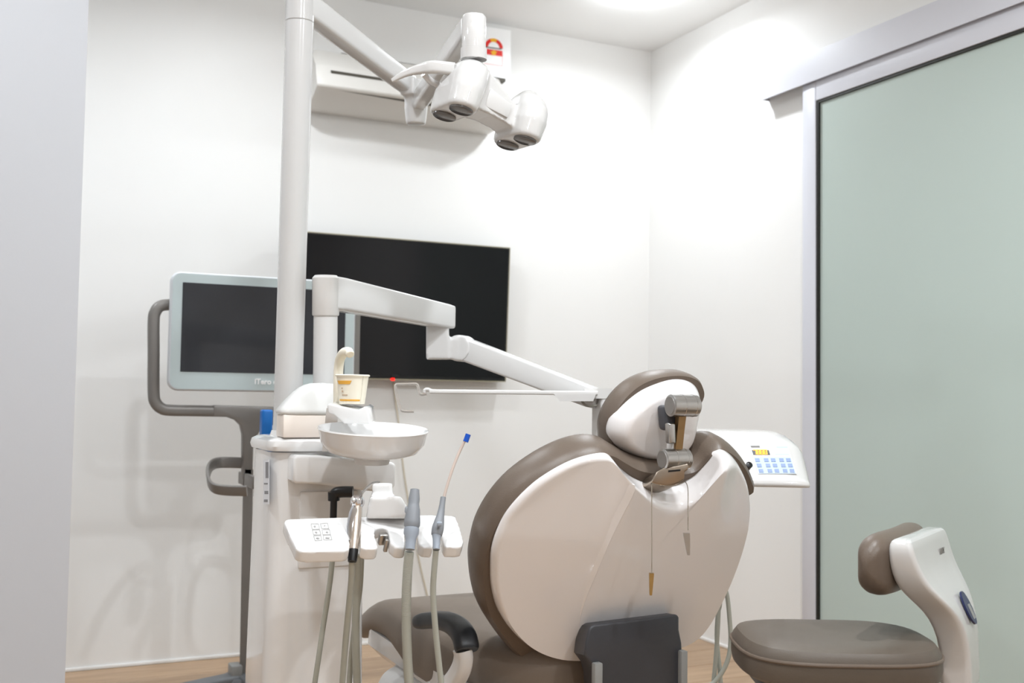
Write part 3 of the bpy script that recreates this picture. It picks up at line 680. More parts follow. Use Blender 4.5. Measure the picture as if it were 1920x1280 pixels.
# ---- doctor's console (turned about 30 degrees towards the operator)
ca_ = math.radians(30)
CW = V((math.cos(ca_), -math.sin(ca_), 0)); CDp = V((math.sin(ca_), math.cos(ca_), 0))
OC = P(1521, 905, 2.56); OC.z = 0
xR = 0.0
sec = [(0.0, 0.771), (-0.004, 0.779), (0.0, 0.789), (0.012, 0.797), (0.078, 0.878), (0.092, 0.886), (0.18, 0.899), (0.25, 0.902), (0.262, 0.89), (0.262, 0.78), (0.25, 0.771)]
ctop = OC-CW*0.25+CDp*0.12; ctop.z = 0.771
t = thing('dental_console', 'white control console with amber display and blue keypad behind the headrest', 'control console', ctop)
def cring(x, k, kz=1.0):
    ym = 0.13; zm = 0.771
    return [OC+CW*x+CDp*(ym+(a-ym)*k)+V((0, 0, zm+(b-zm)*kz)) for a, b in sec]
rings = [cring(xR-0.46, 1), cring(xR-0.085, 1), cring(xR-0.055, 1.0, 0.985), cring(xR-0.032, 0.99, 0.93), cring(xR-0.015, 0.97, 0.83), cring(xR-0.005, 0.94, 0.70), cring(xR, 0.9, 0.55)]
mk('housing', bev(loft(rings), 0.003, 2, 0.5), 'white', t)
pn0 = OC+CDp*0.012+V((0, 0, 0.797)); pv = (CDp*0.066+V((0, 0, 0.081))).normalized(); pnn = (CDp*-0.081+V((0, 0, 0.066))).normalized()
def pq(x, y): return PP(x, y, pn0+pnn*0.0002, pnn)
pan = mk('control_panel', plate([pq(1404, 833.5), pq(1476, 833.5), pq(1494, 888.5), pq(1422, 888.5)], pnn, 0.0012), 'panel', t, smooth=False)
ds = mk('display_window', plate([pq(1409.5, 844.5), pq(1441, 844.5), pq(1444, 853), pq(1412.5, 853)], pnn, 0.0012, 0.0012), 'tvframe', pan, smooth=False)
seg = {'A': ((0, 2), (1, 2)), 'B': ((1, 2), (1, 1)), 'C': ((1, 1), (1, 0)), 'D': ((0, 0), (1, 0)), 'E': ((0, 1), (0, 0)), 'F': ((0, 2), (0, 1)), 'G': ((0, 1), (1, 1))}
for k, code in enumerate(('ABC', 'ABCDEFG', 'ABCDEFG', 'ABCDEFG')):
    ox, oy = pq(1413.2+k*6.6, 852.0), None
    ex, ey = CW*0.0062, pv*0.0062
    bars = []
    sh = V((0.0, 0, 0))
    for cseg in code:
        (a, b), (c, d) = seg[cseg]
        p_ = ox+ex*a+ey*b+pnn*0.0024; q_ = ox+ex*c+ey*d+pnn*0.0024
        dr = (q_-p_).normalized(); sdv = dr.cross(pnn)*0.0013
        bars.append(prism([p_-sdv-dr*0.0008, q_-sdv+dr*0.0008, q_+sdv+dr*0.0008, p_+sdv-dr*0.0008], pnn*0.0004))
    mk('digit', join(*bars), 'amber', ds, smooth=False)
mk('printed_strip', join(plate([pq(1407, 836), pq(1424, 836), pq(1425, 839.5), pq(1408.5, 839.5)], pnn, 0.0003, 0.0012)), 'ink', pan, smooth=False)
mk('printed_strip', join(plate([pq(1455, 837), pq(1476, 837), pq(1477.5, 840), pq(1456.5, 840)], pnn, 0.0003, 0.0012), plate([pq(1453, 851), pq(1479, 851), pq(1480, 853), pq(1454, 853)], pnn, 0.0003, 0.0012)), 'keyblue', pan, smooth=False)
kp = mk('keypad', plate([pq(1413.5, 857.5), pq(1482.5, 857.5), pq(1492, 888), pq(1423.5, 888)], pnn, 0.0006, 0.0012), 'keyblue', pan, smooth=False)
for r_ in range(3):
    for c_ in range(5):
        kx = 1419.5+[0, 16.5, 29.5, 45, 58][c_]+r_*3.4; ky = 863.2+r_*10
        mk('key', plate([pq(kx-4.2, ky-3.2), pq(kx+4.0, ky-3.2), pq(kx+5.4, ky+3.2), pq(kx-2.8, ky+3.2)], pnn, 0.0010, 0.0018), 'keydark', kp, smooth=False)
mk('brake_handle', tube(vspline([P(1390, 886, 2.5), P(1397, 881, 2.49), P(1402, 875, 2.48), P(1406, 870, 2.47)], 4), [0.006]*6+[0.0075]*5+[0.008, 0.004], 12), 'black', t)
mk('handpiece_rest', obox(OC-CW*0.26+CDp*0.012+V((0, 0, 0.771)), CW*0.12, CDp*0.02, V((0, 0, 0.005)), 0.003, 2), 'white_satin', t)
# hoses that hang from the console
HD = 2.62
for k, (lab, pts) in enumerate((
    ('thin grey-green hose looping down right of the chair back, outermost loop', [(1352, 1040), (1357, 1082), (1364, 1120), (1368, 1160), (1370, 1200), (1366, 1232), (1355, 1258), (1340, 1278), (1318, 1302)]),
    ('thin grey hose hanging straight beside the chair back, innermost', [(1342, 1050), (1345, 1095), (1347, 1140), (1345, 1190), (1342, 1235), (1337, 1290), (1334, 1330)]),
    ('thin grey hose crossing behind its neighbours right of the chair back', [(1352, 1060), (1350, 1105), (1346, 1150), (1344, 1190), (1346, 1225), (1350, 1262), (1349, 1310)]))):
    pp = [P(x, y, HD+0.012*k) for x, y in pts]
    top = pp[0].copy(); top.z = 0.772; top = V((top.x-0.02, top.y, 0.772)); pp = [top]+pp[1:]
    end = pp[-1].copy()
    pp += [V((end.x-0.01, end.y+0.04, max(0.05, end.z-0.14))), V((end.x+0.02*k, end.y+0.14, 0.0065))]
    tag(mk('console_hose', tube(vspline(pp, 6), 0.0058, 10), 'hose'), lab, 'hose', 'console hoses')

# ================================================================== ASSISTANT TRAY + INSTRUMENTS
TD = 2.08
ta = math.radians(26)
tv = V((0, math.cos(ta), math.sin(ta))); tnrm = V((0, -math.sin(ta), math.cos(ta)))
TO = P(700, 1000, TD)
def tq(x, y, lift=0.0): return PP(x, y, TO+tnrm*lift, tnrm)
z3 = lambda pts: [(520+x/5.0526, 880+y/5.0526) for x, y in pts]
outl = z3([(62, 490), (95, 462), (400, 450), (700, 443), (1150, 430), (1600, 424), (1690, 440), (1735, 560), (1768, 680), (1750, 725), (1700, 735), (1590, 728),
           (1572, 690), (1560, 610), (1545, 570), (1515, 560), (1480, 575), (1476, 620), (1490, 690), (1470, 735), (1390, 735), (1340, 700),
           (1330, 640), (1325, 580), (1290, 555), (1230, 560), (1208, 590), (1212, 650), (1225, 720), (1200, 745), (1120, 735),
           (1070, 690), (1058, 620), (1045, 565), (990, 545), (930, 560), (920, 600), (935, 660), (960, 725), (935, 750), (850, 752), (790, 735),
           (790, 660), (785, 590), (750, 560), (690, 570), (672, 610), (690, 690), (685, 750), (640, 770), (400, 775), (230, 775), (180, 750), (125, 640)])
op = [tq(x, y) for x, y in outl]
t = thing('instrument_tray', 'white assistant instrument tray with keypad and four holder slots', 'instrument tray', TO-V((0, 0, 0.03)))
mk('tray_body', fuse([prism(op, -tnrm*0.026)], 0.003, 8), 'white_bright', t)
raised = [tq(x, y, -0.004) for x, y in ((690, 968), (760, 966), (766, 944), (757, 930), (720, 928), (696, 940))]
mk('tray_bracket', fuse([loft([[P(x, y, d) for x, d in ((xa_, 2.11), (xb_, 2.11), (xb_, 2.20), (xa_, 2.20))] for xa_, xb_, y in ((686, 768, 972), (690, 762, 948), (694, 752, 930))]), loft([[P(x, y, d) for x, d in ((698, 2.14), (736, 2.14), (736, 2.21), (698, 2.21))] for y in (940, 905)])], 0.004, 6), 'white_bright', t)
mk('holder_clip', join(obox(tq(718, 1010, -0.012), (0.009, 0, 0), tv*0.006, tnrm*0.012, 0.003, 2), obox(tq(724, 1022, -0.016), (0.004, 0, 0), tv*0.004, tnrm*0.014, 0.002, 2)), 'steel', t)
keyz = lambda x, y: (560+x/21.333, 970+y/21.333)
for q, gl in (([(480, 250), (800, 245), (840, 470), (545, 480)], [(600, 310), (690, 390)]), ([(860, 240), (1160, 215), (1215, 440), (920, 440)], [(1010, 290), (1070, 360)]),
          ([(540, 490), (850, 490), (895, 690), (590, 690)], [(650, 540), (760, 630)]), ([(925, 480), (1240, 470), (1280, 680), (960, 690)], [(1080, 540), (1190, 620)]),
          ([(590, 720), (895, 715), (940, 910), (655, 930)], [(690, 790), (840, 860)]), ([(975, 700), (1290, 700), (1340, 890), (1000, 900)], [(1060, 780), (1250, 840)])):
    pts = [tq(*keyz(x, y), 0.001) for x, y in q]; c = sum(pts, V())/4
    k_ = mk('key', join(*[prism([pts[i], pts[(i+1) % 4], c+(pts[(i+1) % 4]-c)*0.9, c+(pts[i]-c)*0.9], tnrm*0.0006) for i in range(4)]), 'keyline', t, smooth=False)
    (ax_, ay_), (bx_, by_) = gl
    mk('key_symbol', prism([tq(*keyz(x, y), 0.001) for x, y in ((ax_, ay_+40), (ax_+40, ay_), (bx_, by_-40), (bx_-30, by_))], tnrm*0.0006), 'keyline', k_, smooth=False)

def hose_down(pts, d0, d1, r, label, grp='instrument hoses', n=10, ribbed=False):
    m_ = len(pts)
    pp = [P(x, y, d0+(d1-d0)*i/(m_-1)) for i, (x, y) in enumerate(pts)]
    sm = vspline(pp, 6)
    if ribbed:
        sm2 = []
        for a, b in zip(sm[:-1], sm[1:]):
            for k in range(6): sm2.append(a+(b-a)*(k/6))
        sm = sm2+[sm[-1]]
        rr = [r*(1.0 if k % 2 else 0.94) for k in range(len(sm))]
    else: rr = r
    return tag(mk('instrument_hose', tube(sm, rr, n), 'hose', None), label, 'hose', grp)
# -- air water syringe in the first slot
a0, a1 = P(661, 1045, 2.045), P(670, 940, 2.10)
dx = (a1-a0)
t = thing('air_water_syringe', 'chrome air water syringe in the first slot of the tray', 'dental handpiece', a0)
mk('grip', tube([a0+dx*k for k in (-0.02, 0.05, 0.3, 0.55, 0.75, 0.9)], [0.0085, 0.009, 0.0105, 0.0115, 0.0105, 0.0095], 18), 'grip_steel', t)
mk('side_shell', tube([a0+dx*0.28-RT*0.006, a0+dx*0.5-RT*0.006, a0+dx*0.8-RT*0.003, a0+dx*0.95], [0.009, 0.012, 0.0115, 0.008], 16), 'chrome', t)
hd = a0+dx*1.0
mk('valve_head', fuse([lathe([(0.001, -0.010), (0.010, -0.012), (0.0145, -0.004), (0.0135, 0.006), (0.009, 0.012), (0.001, 0.013)], hd, (dx.normalized()-FW*0.5), 20), lathe([(0.001, -0.006), (0.006, -0.006), (0.006, 0.012), (0.001, 0.013)], hd-RT*0.006+UP*0.002-FW*0.008, -FW+UP*0.4, 12)], 0.002, 3), 'chrome', t)
mk('spray_tip', tube(vspline([hd+UP*0.008+RT*0.006, P(680, 923, 2.09), P(690, 912, 2.08), P(700, 905, 2.07), P(711, 903.5, 2.06)], 5), [0.0026]*12+[0.0022]*8+[0.0019], 10), 'steel', t)
mk('black_coupling', tube([a0+dx*0.14, a0+dx*0.03, a0-dx*0.07], [0.0100, 0.0098, 0.0085], 16), 'black', t)
# -- large suction in the third slot
b0, b1 = P(768.5, 1030, 2.04), P(778, 917, 2.09); dx = b1-b0
t = thing('suction_handpiece', 'wide grey suction handpiece standing in the third tray slot', 'dental handpiece', b0)
mk('nozzle', lathe([(0.0125, 0.040), (0.0155, 0.047), (0.0160, 0.054), (0.0145, 0.066), (0.0135, 0.078), (0.0118, 0.085), (0.0108, 0.090), (0.0112, 0.100), (0.0090, 0.116), (0.0088, 0.1185), (0.0075, 0.1188), (0.0074, 0.095)], b0, dx, 24), 'handpiece', t)
mk('nozzle_button', obox(b0+dx.normalized()*0.079-RT*0.012-FW*0.004, RT*0.004, FW*0.004, dx.normalized()*0.006, 0.002, 2), 'handpiece', t)
mk('valve_body', lathe([(0.001, -0.002), (0.0092, 0.0), (0.0100, 0.010), (0.0108, 0.022), (0.0148, 0.031), (0.0150, 0.041), (0.012, 0.043), (0.001, 0.043)], b0, dx, 24), 'handpiece_blue', t)
# -- saliva ejector in the fourth slot
c0, c1 = P(819.5, 1026, 2.04), P(829, 932, 2.10); dx = c1-c0
t = thing('saliva_ejector', 'slim grey saliva ejector with blue-tipped clear tube in the fourth slot', 'dental handpiece', c0)
mk('handle', tube(vspline([P(818.5, 1003, 2.055), P(822, 985, 2.065), P(827, 960, 2.08), P(831, 932, 2.095)], 5), [0.0105, 0.011, 0.0115, 0.0118, 0.0118, 0.0112, 0.0104, 0.0096, 0.0085, 0.0075, 0.007, 0.0064, 0.0058, 0.0056, 0.0055, 0.0054], 18), 'handpiece', t)
mk('slider', obox(P(824, 982, 2.045), RT*0.005, FW*0.006, UP*0.004, 0.002, 2), 'handpiece_blue', t)
mk('coupling', tube([P(818, 1030, 2.04), P(818.5, 1012, 2.05), P(819, 1000, 2.056)], [0.0068, 0.0075, 0.010], 16), 'handpiece_blue', t)
tp = [P(830.5, 940, 2.093), P(837, 915, 2.10), P(848, 880, 2.11), P(860, 850, 2.12), P(871, 827, 2.125)]
mk('clear_tube', tube(vspline(tp, 6), 0.0029, 10), 'tube_clear', t)
mk('blue_tip', tube([P(873, 828, 2.125), P(878, 814, 2.128)], 0.0055, 14), 'bluetip', t)
# -- hoses
hose_down([(660, 1052), (659, 1085), (655, 1130), (650, 1180), (645, 1240), (641, 1300), (640, 1380)], 2.05, 2.12, 0.0062, 'grey hose below the chrome syringe on the tray')
hose_down([(671, 1040), (670, 1080), (668, 1130), (667, 1180), (668, 1240), (670, 1300), (672, 1380)], 2.13, 2.16, 0.0078, 'wider grey hose just right of the syringe hose')
hose_down([(678, 1040), (675, 1100), (668, 1150), (662, 1200), (657, 1250), (653, 1310), (650, 1380)], 2.17, 2.18, 0.0058, 'thin grey hose slanting behind the wider syringe hose')
hose_down([(624, 1040), (620, 1080), (613, 1130), (605, 1180), (597, 1235), (589, 1290), (580, 1370)], 2.20, 2.2, 0.0055, 'thin grey hose slanting down across the cabinet front')
hose_down([(767.5, 1034), (764, 1075), (762, 1120), (762, 1170), (764, 1230), (768, 1300), (770, 1380)], 2.045, 2.06, 0.0095, 'thick ribbed grey hose under the wide suction handpiece', ribbed=True)
hose_down([(817.5, 1031), (814, 1070), (812, 1110), (815, 1160), (819, 1205), (825, 1260), (832, 1320), (838, 1390)], 2.045, 2.06, 0.0058, 'slim grey hose under the blue-tipped saliva ejector')

# ================================================================== DENTAL CHAIR
th = math.radians(27)
BV = V((0, -math.sin(th), math.cos(th))); BN = V((0, math.cos(th), math.sin(th))); BU = V((1, 0, 0))
BO = P(1180, 1000, 2.25)
z6 = lambda pts: [(860+x/2.1338, 680+y/2.1338) for x, y in pts]
def uvof(px, w):
    out = []
    for x, y in px:
        q = PP(x, y, BO+BN*w, BN)-BO; out.append((q.dot(BU), q.dot(BV)))
    return out
sh_px = z6([(125, 830), (130, 740), (160, 650), (210, 570), (300, 480), (400, 415), (480, 380), (560, 362), (600, 368), (640, 415), (690, 455), (740, 478), (790, 490), (850, 494), (900, 480), (950, 452), (1000, 400), (1035, 357), (1055, 348), (1090, 370), (1120, 410), (1145, 470), (1150, 540), (1140, 600), (1110, 720), (1065, 840), (1010, 950), (965, 1020), (920, 1062), (850, 1092), (720, 1124), (600, 1138), (500, 1142), (390, 1140), (310, 1128), (245, 1098), (190, 1045), (150, 975), (130, 900)])
suv = spline(uvof(sh_px, 0.0), 4, True)
t = thing('dental_chair', 'reclining dental chair with taupe upholstery and glossy white back shell', 'dental chair', (BO.x, 2.45, 0.0))
scen = (sum(p[0] for p in suv)/len(suv), -0.06)
def chamf(p):
    # wide polished chamfer inside the neck notch
    d = abs(p[0]-0.075); k = max(0, 1-d/0.15); k = k*k*(3-2*k)
    return 0.032+0.18*k*min(1, max(0, (p[1]-0.02)/0.08))
ridge0 = uvof(z6([(690, 490), (465, 1060)]), -0.04)
def side(q):   # distance left of the left ridge / right of its mirror
    (x0, y0), (x1, y1) = ridge0
    xl_ = x0+(x1-x0)*(q[1]-y0)/(y1-y0) if y1 != y0 else x0
    xl_ = max(min(xl_, x0), x1-0.02)
    xm = 2*0.05-xl_
    return max(0, xl_-q[0])+max(0, q[0]-xm)*0.8
def hgt(q): return max(0.011, 0.050-side(q)*0.15-0.16*max(0, q[1]-0.02)*min(1, side(q)/0.04))
def shl(s):
    def f(i, p):
        c = chamf(p); k = min(1.0, (1-s)/c); k = math.sin(k*math.pi/2)**0.8
        return s, (lambda q: -hgt(q)*k)
    return f
layers = [(0.96, 0.012), (0.995, 0.004), (1.0, 0.0)]+[shl(s) for s in (0.994, 0.985, 0.97, 0.955, 0.94, 0.92, 0.9, 0.87, 0.84, 0.8, 0.75, 0.7, 0.62, 0.54, 0.46, 0.38, 0.3, 0.22, 0.14, 0.07, 0.01)]
mk('back_shell', radial(suv, scen, BO, BU, BV, BN, layers), 'shell', t, angle=0.9)
# raised ridge down the shell
rp = []
for x, y in [(1186, 908), (1177, 930), (1163, 958), (1146, 992), (1128, 1030), (1110, 1075), (1096, 1115), (1087, 1150), (1082, 1185)]:
    (u0, v0), = uvof([(x, y)], -0.048); rp.append(BO+BU*u0+BV*v0-BN*(hgt((u0, v0))-0.0005))
rp = vspline(rp, 4); nr = len(rp); rr_ = []
for i, p in enumerate(rp):
    tg = (rp[min(nr-1, i+1)]-rp[max(0, i-1)]).normalized(); lf = tg.cross(BN).normalized(); lf = lf if lf.x < 0 else -lf
    k = min(1, (nr-1-i)/12, (i+2)/4); hw_ = 0.0068*max(0.1, k)
    rr_.append([p+lf*hw_+BN*0.0025, p-lf*hw_-BN*(0.0062*k), p-lf*(hw_+0.0012)-BN*(0.0056*k), p-lf*(hw_+0.002)+BN*0.0025])
mk('shell_ridge', loft(rr_), 'shell', t, angle=0.5)
# upholstery: wider than the shell on the left and top, hidden behind it on the right
cu_px = z6([(600, 1204), (510, 1204), (400, 1200), (300, 1184), (200, 1130), (110, 1020), (65, 930), (50, 820), (55, 750), (80, 650), (130, 560), (210, 470), (320, 390), (430, 335), (520, 313), (580, 318), (630, 346), (690, 378), (760, 392), (830, 396), (900, 390), (945, 365), (985, 320), (1030, 298), (1075, 318), (1115, 362), (1142, 412), (1156, 470)])
cuv = uvof(cu_px, 0.045)
last = cuv[-1]
cuv += [(p[0]-0.004, p[1]) for p in uvof(z6([(1153, 540), (1143, 600), (1112, 720), (1066, 840), (1010, 950), (960, 1040), (900, 1100), (780, 1150)]), 0.0)]
cuv = spline(cuv, 4, True)
mk('back_cushion', radial(cuv, scen, BO, BU, BV, BN, [(0.90, 0.004), (0.965, 0.004), (0.988, 0.014), (0.998, 0.03), (1.0, 0.045), (0.998, 0.06), (0.985, 0.08), (0.955, 0.095), (0.9, 0.104), (0.8, 0.106), (0.6, 0.10), (0.4, 0.096), (0.2, 0.094), (0.02, 0.094)]), 'vinyl', t)
# headrest
hh = math.radians(14)
HV = V((0, -math.sin(hh), math.cos(hh))); HN = V((0, math.cos(hh), math.sin(hh))); HO = P(1225, 790, 2.27)
def huv(px, w):
    out = []
    for x, y in px:
        q = PP(x, y, HO+HN*w, HN)-HO; out.append((q.x, q.dot(HV)))
    return out
hs_px = [(1143, 812), (1146, 793), (1158, 772), (1180, 750), (1205, 732), (1235, 719), (1262, 712), (1285, 713), (1302, 722), (1309, 738), (1307, 770), (1301, 805), (1292, 832), (1275, 850), (1250, 860), (1222, 862), (1198, 859), (1172, 848), (1152, 832)]
hsu = spline(huv(hs_px, 0.0), 4, True); hc = (0.0, 0.0)
def hbul(s): return lambda i, p: (s, -0.036*math.sin(min(1, (1-s)/0.24)*math.pi/2)**0.9-0.012*(1-s))
mk('headrest_shell', radial(hsu, hc, HO, BU, HV, HN, [(0.97, 0.02), (1.0, 0.015), (1.0, 0.0)]+[hbul(s) for s in (0.985, 0.96, 0.92, 0.87, 0.8, 0.72, 0.62, 0.5, 0.38, 0.25, 0.12, 0.02)]), 'shell', t)
hk_px = [(1128, 812), (1129, 790), (1138, 765), (1158, 736), (1185, 713), (1215, 700), (1245, 694.5), (1275, 695), (1297, 703), (1307, 716), (1310, 735)]
hku = huv(hk_px, 0.035)+huv([(1308, 770), (1301, 805), (1290, 832), (1270, 852), (1240, 866), (1205, 867), (1170, 858), (1143, 842)], 0.012)
hku = spline(hku, 4, True)
hcu = mk('headrest_cushion', radial(hku, hc, HO, BU, HV, HN, [(0.88, 0.004), (0.95, 0.004), (0.985, 0.014), (1.0, 0.032), (0.995, 0.048), (0.96, 0.062), (0.88, 0.07), (0.7, 0.068), (0.4, 0.062), (0.03, 0.06)]), 'vinyl', t)
# seam on the headrest roll
sp_ = [PP(x, y, HO+HN*w, HN) for x, y, w in ((1219, 697.5, 0.046), (1224, 700, 0.034), (1230, 706, 0.018), (1231, 714, 0.006))]
mk('seam', tube(vspline(sp_, 4), 0.0016, 6), 'black', hcu)
# headrest bracket
X1 = V((1, 0, 0))
ku = P(1256, 760, 2.165); kl = P(1241.5, 861, 2.165)
br = mk('headrest_bracket', loft([[p-X1*0.0085, p+X1*0.0085, p+X1*0.0085+V((0, 0.014, 0)), p-X1*0.0085+V((0, 0.014, 0))] for p in (kl+X1*0.036+V((0, -0.004, 0)), kl*0.45+ku*0.55+X1*0.0345+V((0, -0.002, 0)), ku+X1*0.032+V((0, -0.004, 0)))]), 'link', t, smooth=False)
def knuckle(p, r, L, name):
    kk = mk(name, lathe([(0.001, 0), (r*0.86, 0), (r, 0.002), (r, L-0.004), (r*0.8, L), (0.001, L)], p, X1, 36), 'steel', t)
    mk('end_disc', lathe([(0.001, -0.0012), (r*0.8, -0.0012), (r*0.82, 0.0), (0.001, 0.0)], p, X1, 30), 'cartgrey', kk)
    for f_ in (0.4, 0.8):
        mk('groove', lathe([(r+0.0002, L*f_), (r+0.0007, L*f_+0.0005), (r+0.0002, L*f_+0.001)], p, X1, 36, ring=True), 'chrome', kk)
knuckle(ku, 0.0225, 0.066, 'upper_knuckle'); knuckle(kl, 0.0215, 0.064, 'lower_knuckle')
mk('release_lever', obox(P(1257, 812, 2.175), X1*0.008, V((0, 0.009, 0)), V((0, 0, 0.021))+X1*-0.001, 0.004, 3), 'steel', t)
mk('lever_mount', obox(P(1260, 838, 2.19), X1*0.007, V((0, 0.01, 0)), V((0, 0, 0.01)), 0.002, 2), 'white_satin', t)
mk('headrest_socket', obox(P(1253, 783, 2.205), X1*0.016, V((0, 0.018, 0)), V((0, 0.004, 0.026)), 0.008, 3), 'dark', t)
bb = [P(x, y, 2.155) for x, y in ((1221, 903), (1232, 884), (1245, 876), (1262, 874), (1292, 868), (1291, 880), (1285, 884), (1284, 899), (1274, 905), (1260, 909.5), (1245, 910), (1230, 907))]
bm_ = mk('bracket_base', prism(bb, V((0, 0.05, -0.02)), 0.003, 2), 'steel_warm', t)
sl_ = [P(x, y, 2.1535) for x, y in ((1254, 881.5), (1276, 879.5), (1275.5, 883), (1253.5, 885))]
mk('bracket_slot', prism(sl_, V((0, 0.004, 0))), 'black', bm_, smooth=False)
# pivot cover, side plates
cov = [(1096, 1228), (1099, 1205), (1103, 1184), (1107, 1175), (1114, 1170.5), (1190, 1161), (1266, 1151.5), (1272, 1152), (1274, 1157), (1274, 1180), (1279, 1205), (1283, 1300), (1118, 1330), (1114, 1262), (1108, 1244)]
YCV = 1.93
pc_ = [PY(x, y, YCV) for x, y in cov]
mk('pivot_cover', prism(pc_, V((0.012, 0.07, -0.01)), 0.006, 3), 'dark', t)
mk('side_plate', obox(PY(1119.5, 1275, YCV-0.006)-V((0, 0, 0.0)), X1*0.0095, V((0, 0.008, 0)), V((0, 0, 0.036)), 0.003, 2), 'sidegrey', t)
mk('side_plate', obox(PY(1279, 1270, YCV-0.004), X1*0.008, V((0, 0.01, 0)), V((0, 0, 0.058)), 0.003, 2), 'sidegrey', t)
# seat: loft of rounded sections along Y
sx_l, sx_r = 0.90, 1.50
def sring(yy, zt_, th_, xl_, xr_, r=0.05):
    return [V(((xl_+xr_)/2+a, yy, zt_-th_/2+b)) for a, b in rrect(xr_-xl_, th_, min(r, th_*0.45), 6)]
mk('seat_cushion', loft([sring(2.03, 0.415, 0.06, 1.10, 1.30), sring(2.05, 0.435, 0.12, 1.04, 1.35), sring(2.11, 0.450, 0.16, 0.98, 1.40, 0.06), sring(2.2, 0.457, 0.19, 0.925, 1.45, 0.07), sring(2.35, 0.460, 0.19, 0.90, 1.48, 0.07), sring(2.5, 0.462, 0.17, 0.90, 1.49, 0.06), sring(2.62, 0.458, 0.115, 0.90, 1.49), sring(2.72, 0.442, 0.095, 0.90, 1.49), sring(2.82, 0.408, 0.085, 0.905, 1.485), sring(2.92, 0.360, 0.07, 0.915, 1.475), sring(2.97, 0.325, 0.04, 0.93, 1.46)]), 'vinyl_light', t, sub=1)
mk('seat_frame', loft([[V((1.195+a*k, 2.47+b*k2, z)) for a, b in rrect(0.57, 0.84, 0.12, 6)] for k, k2, z in ((0.7, 0.78, 0.262), (0.9, 0.93, 0.278), (1.0, 1.0, 0.308), (1.0, 0.98, 0.352))]), 'white', t)
mk('lift_column', fuse([loft([[V((1.195+a*k, yc+b*k2, z)) for a, b in rrect(0.66, 0.62, 0.16, 6)] for k, k2, yc, z in ((1.0, 1.0, 2.46, 0.02), (1.0, 1.0, 2.46, 0.14), (0.985, 0.92, 2.46, 0.21), (0.94, 0.75, 2.47, 0.27), (0.8, 0.5, 2.48, 0.305))])], 0.012, 8), 'white_satin', t)
mk('floor_plate', loft([[V((1.195+a, 2.45+b, z)) for a, b in rrect(0.50-g, 0.95-g, 0.14, 6)] for g, z in ((0.0, 0.0), (0.0, 0.018), (0.02, 0.028))]), 'cartdark', t)
# armrest: black pad over a white curved arm
ar = [P(783, 1166, 2.42), P(806, 1162, 2.38), P(832, 1163, 2.32), P(855, 1173, 2.27), P(870, 1192, 2.23), P(876, 1219, 2.21)]
mk('armrest_pad', sweep(vspline(ar, 6), rrect(0.052, 0.036, 0.015, 4), up=(0, 0, 1), scales=[0.45, 0.72, 0.85, 0.92, 0.97]+[1.0]*24+[0.97, 0.9]), 'padblack', t)
aw = [P(867, 1218, 2.225), P(869, 1232, 2.225), P(865, 1252, 2.23), P(852, 1275, 2.25), P(833, 1296, 2.28), P(812, 1322, 2.33), P(800, 1350, 2.38)]
awp = vspline(aw, 5); awp.append(V((0.98, 2.42, 0.36)))
mk('armrest_arm', sweep(awp, rrect(0.044, 0.034, 0.012, 4), up=(1, 0, 0)), 'white', t)

# ---- bib chain over the back
t = thing('bib_chain', 'beaded bib chain draped behind the headrest post with two clips', 'bib chain', P(1255, 906, 2.15))
def strand(pts, d):
    pp = vspline([P(x, y, d) for x, y in pts], 10); fine = []
    for a, b in zip(pp[:-1], pp[1:]):
        n = max(2, int((b-a).length/0.0011))
        fine += [a+(b-a)*(k/n) for k in range(n)]
    return tube(fine, [0.0012 if k % 2 else 0.0006 for k in range(len(fine))], 6)
mk('bead_strand', strand([(1221, 905), (1222, 915), (1222, 940), (1222, 1000), (1222, 1050), (1222, 1074)], 2.13), 'chain', t)
mk('bead_strand', strand([(1284, 902), (1288, 908), (1290, 920), (1290, 950), (1290, 980), (1290, 994)], 2.13), 'chain', t)
mk('neck_strand', strand([(1221, 905), (1235, 909), (1255, 911), (1272, 908), (1284, 902)], 2.15), 'chain', t)
def clip(p0, p1, w0, w1, mname):
    a, b = P(*p0, 2.128), P(*p1, 2.128); d = (b-a); s_ = RT
    return loft([[a+d*k+s_*(w*sx)+FW*(0.004*sy) for sx, sy in ((-1, -1), (1, -1), (1, 1), (-1, 1))] for k, w in ((0, w0), (0.1, w0), (0.6, (w0+w1)/2), (1, w1))])
mk('clip', clip((1221.5, 1074), (1220, 1115), 0.0046, 0.0022, 'brass'), 'brass', t, smooth=False)
mk('clip', clip((1287, 999), (1291, 1040), 0.0062, 0.0022, 'steel'), 'steel', t, smooth=False)

# ================================================================== STOOL
SD = 2.0
sc = P(1562, 1200, SD)
SF = V((-0.501, 0.865, 0)).normalized(); SW = V((SF.y, -SF.x, 0))   # facing, and width axis (away from the camera)
if SW.dot(FW) < 0: SW = -SW
sc = V((sc.x, sc.y, 0))
t = thing('operator_stool', 'taupe stool with wraparound white back support in the right foreground', 'stool', sc)
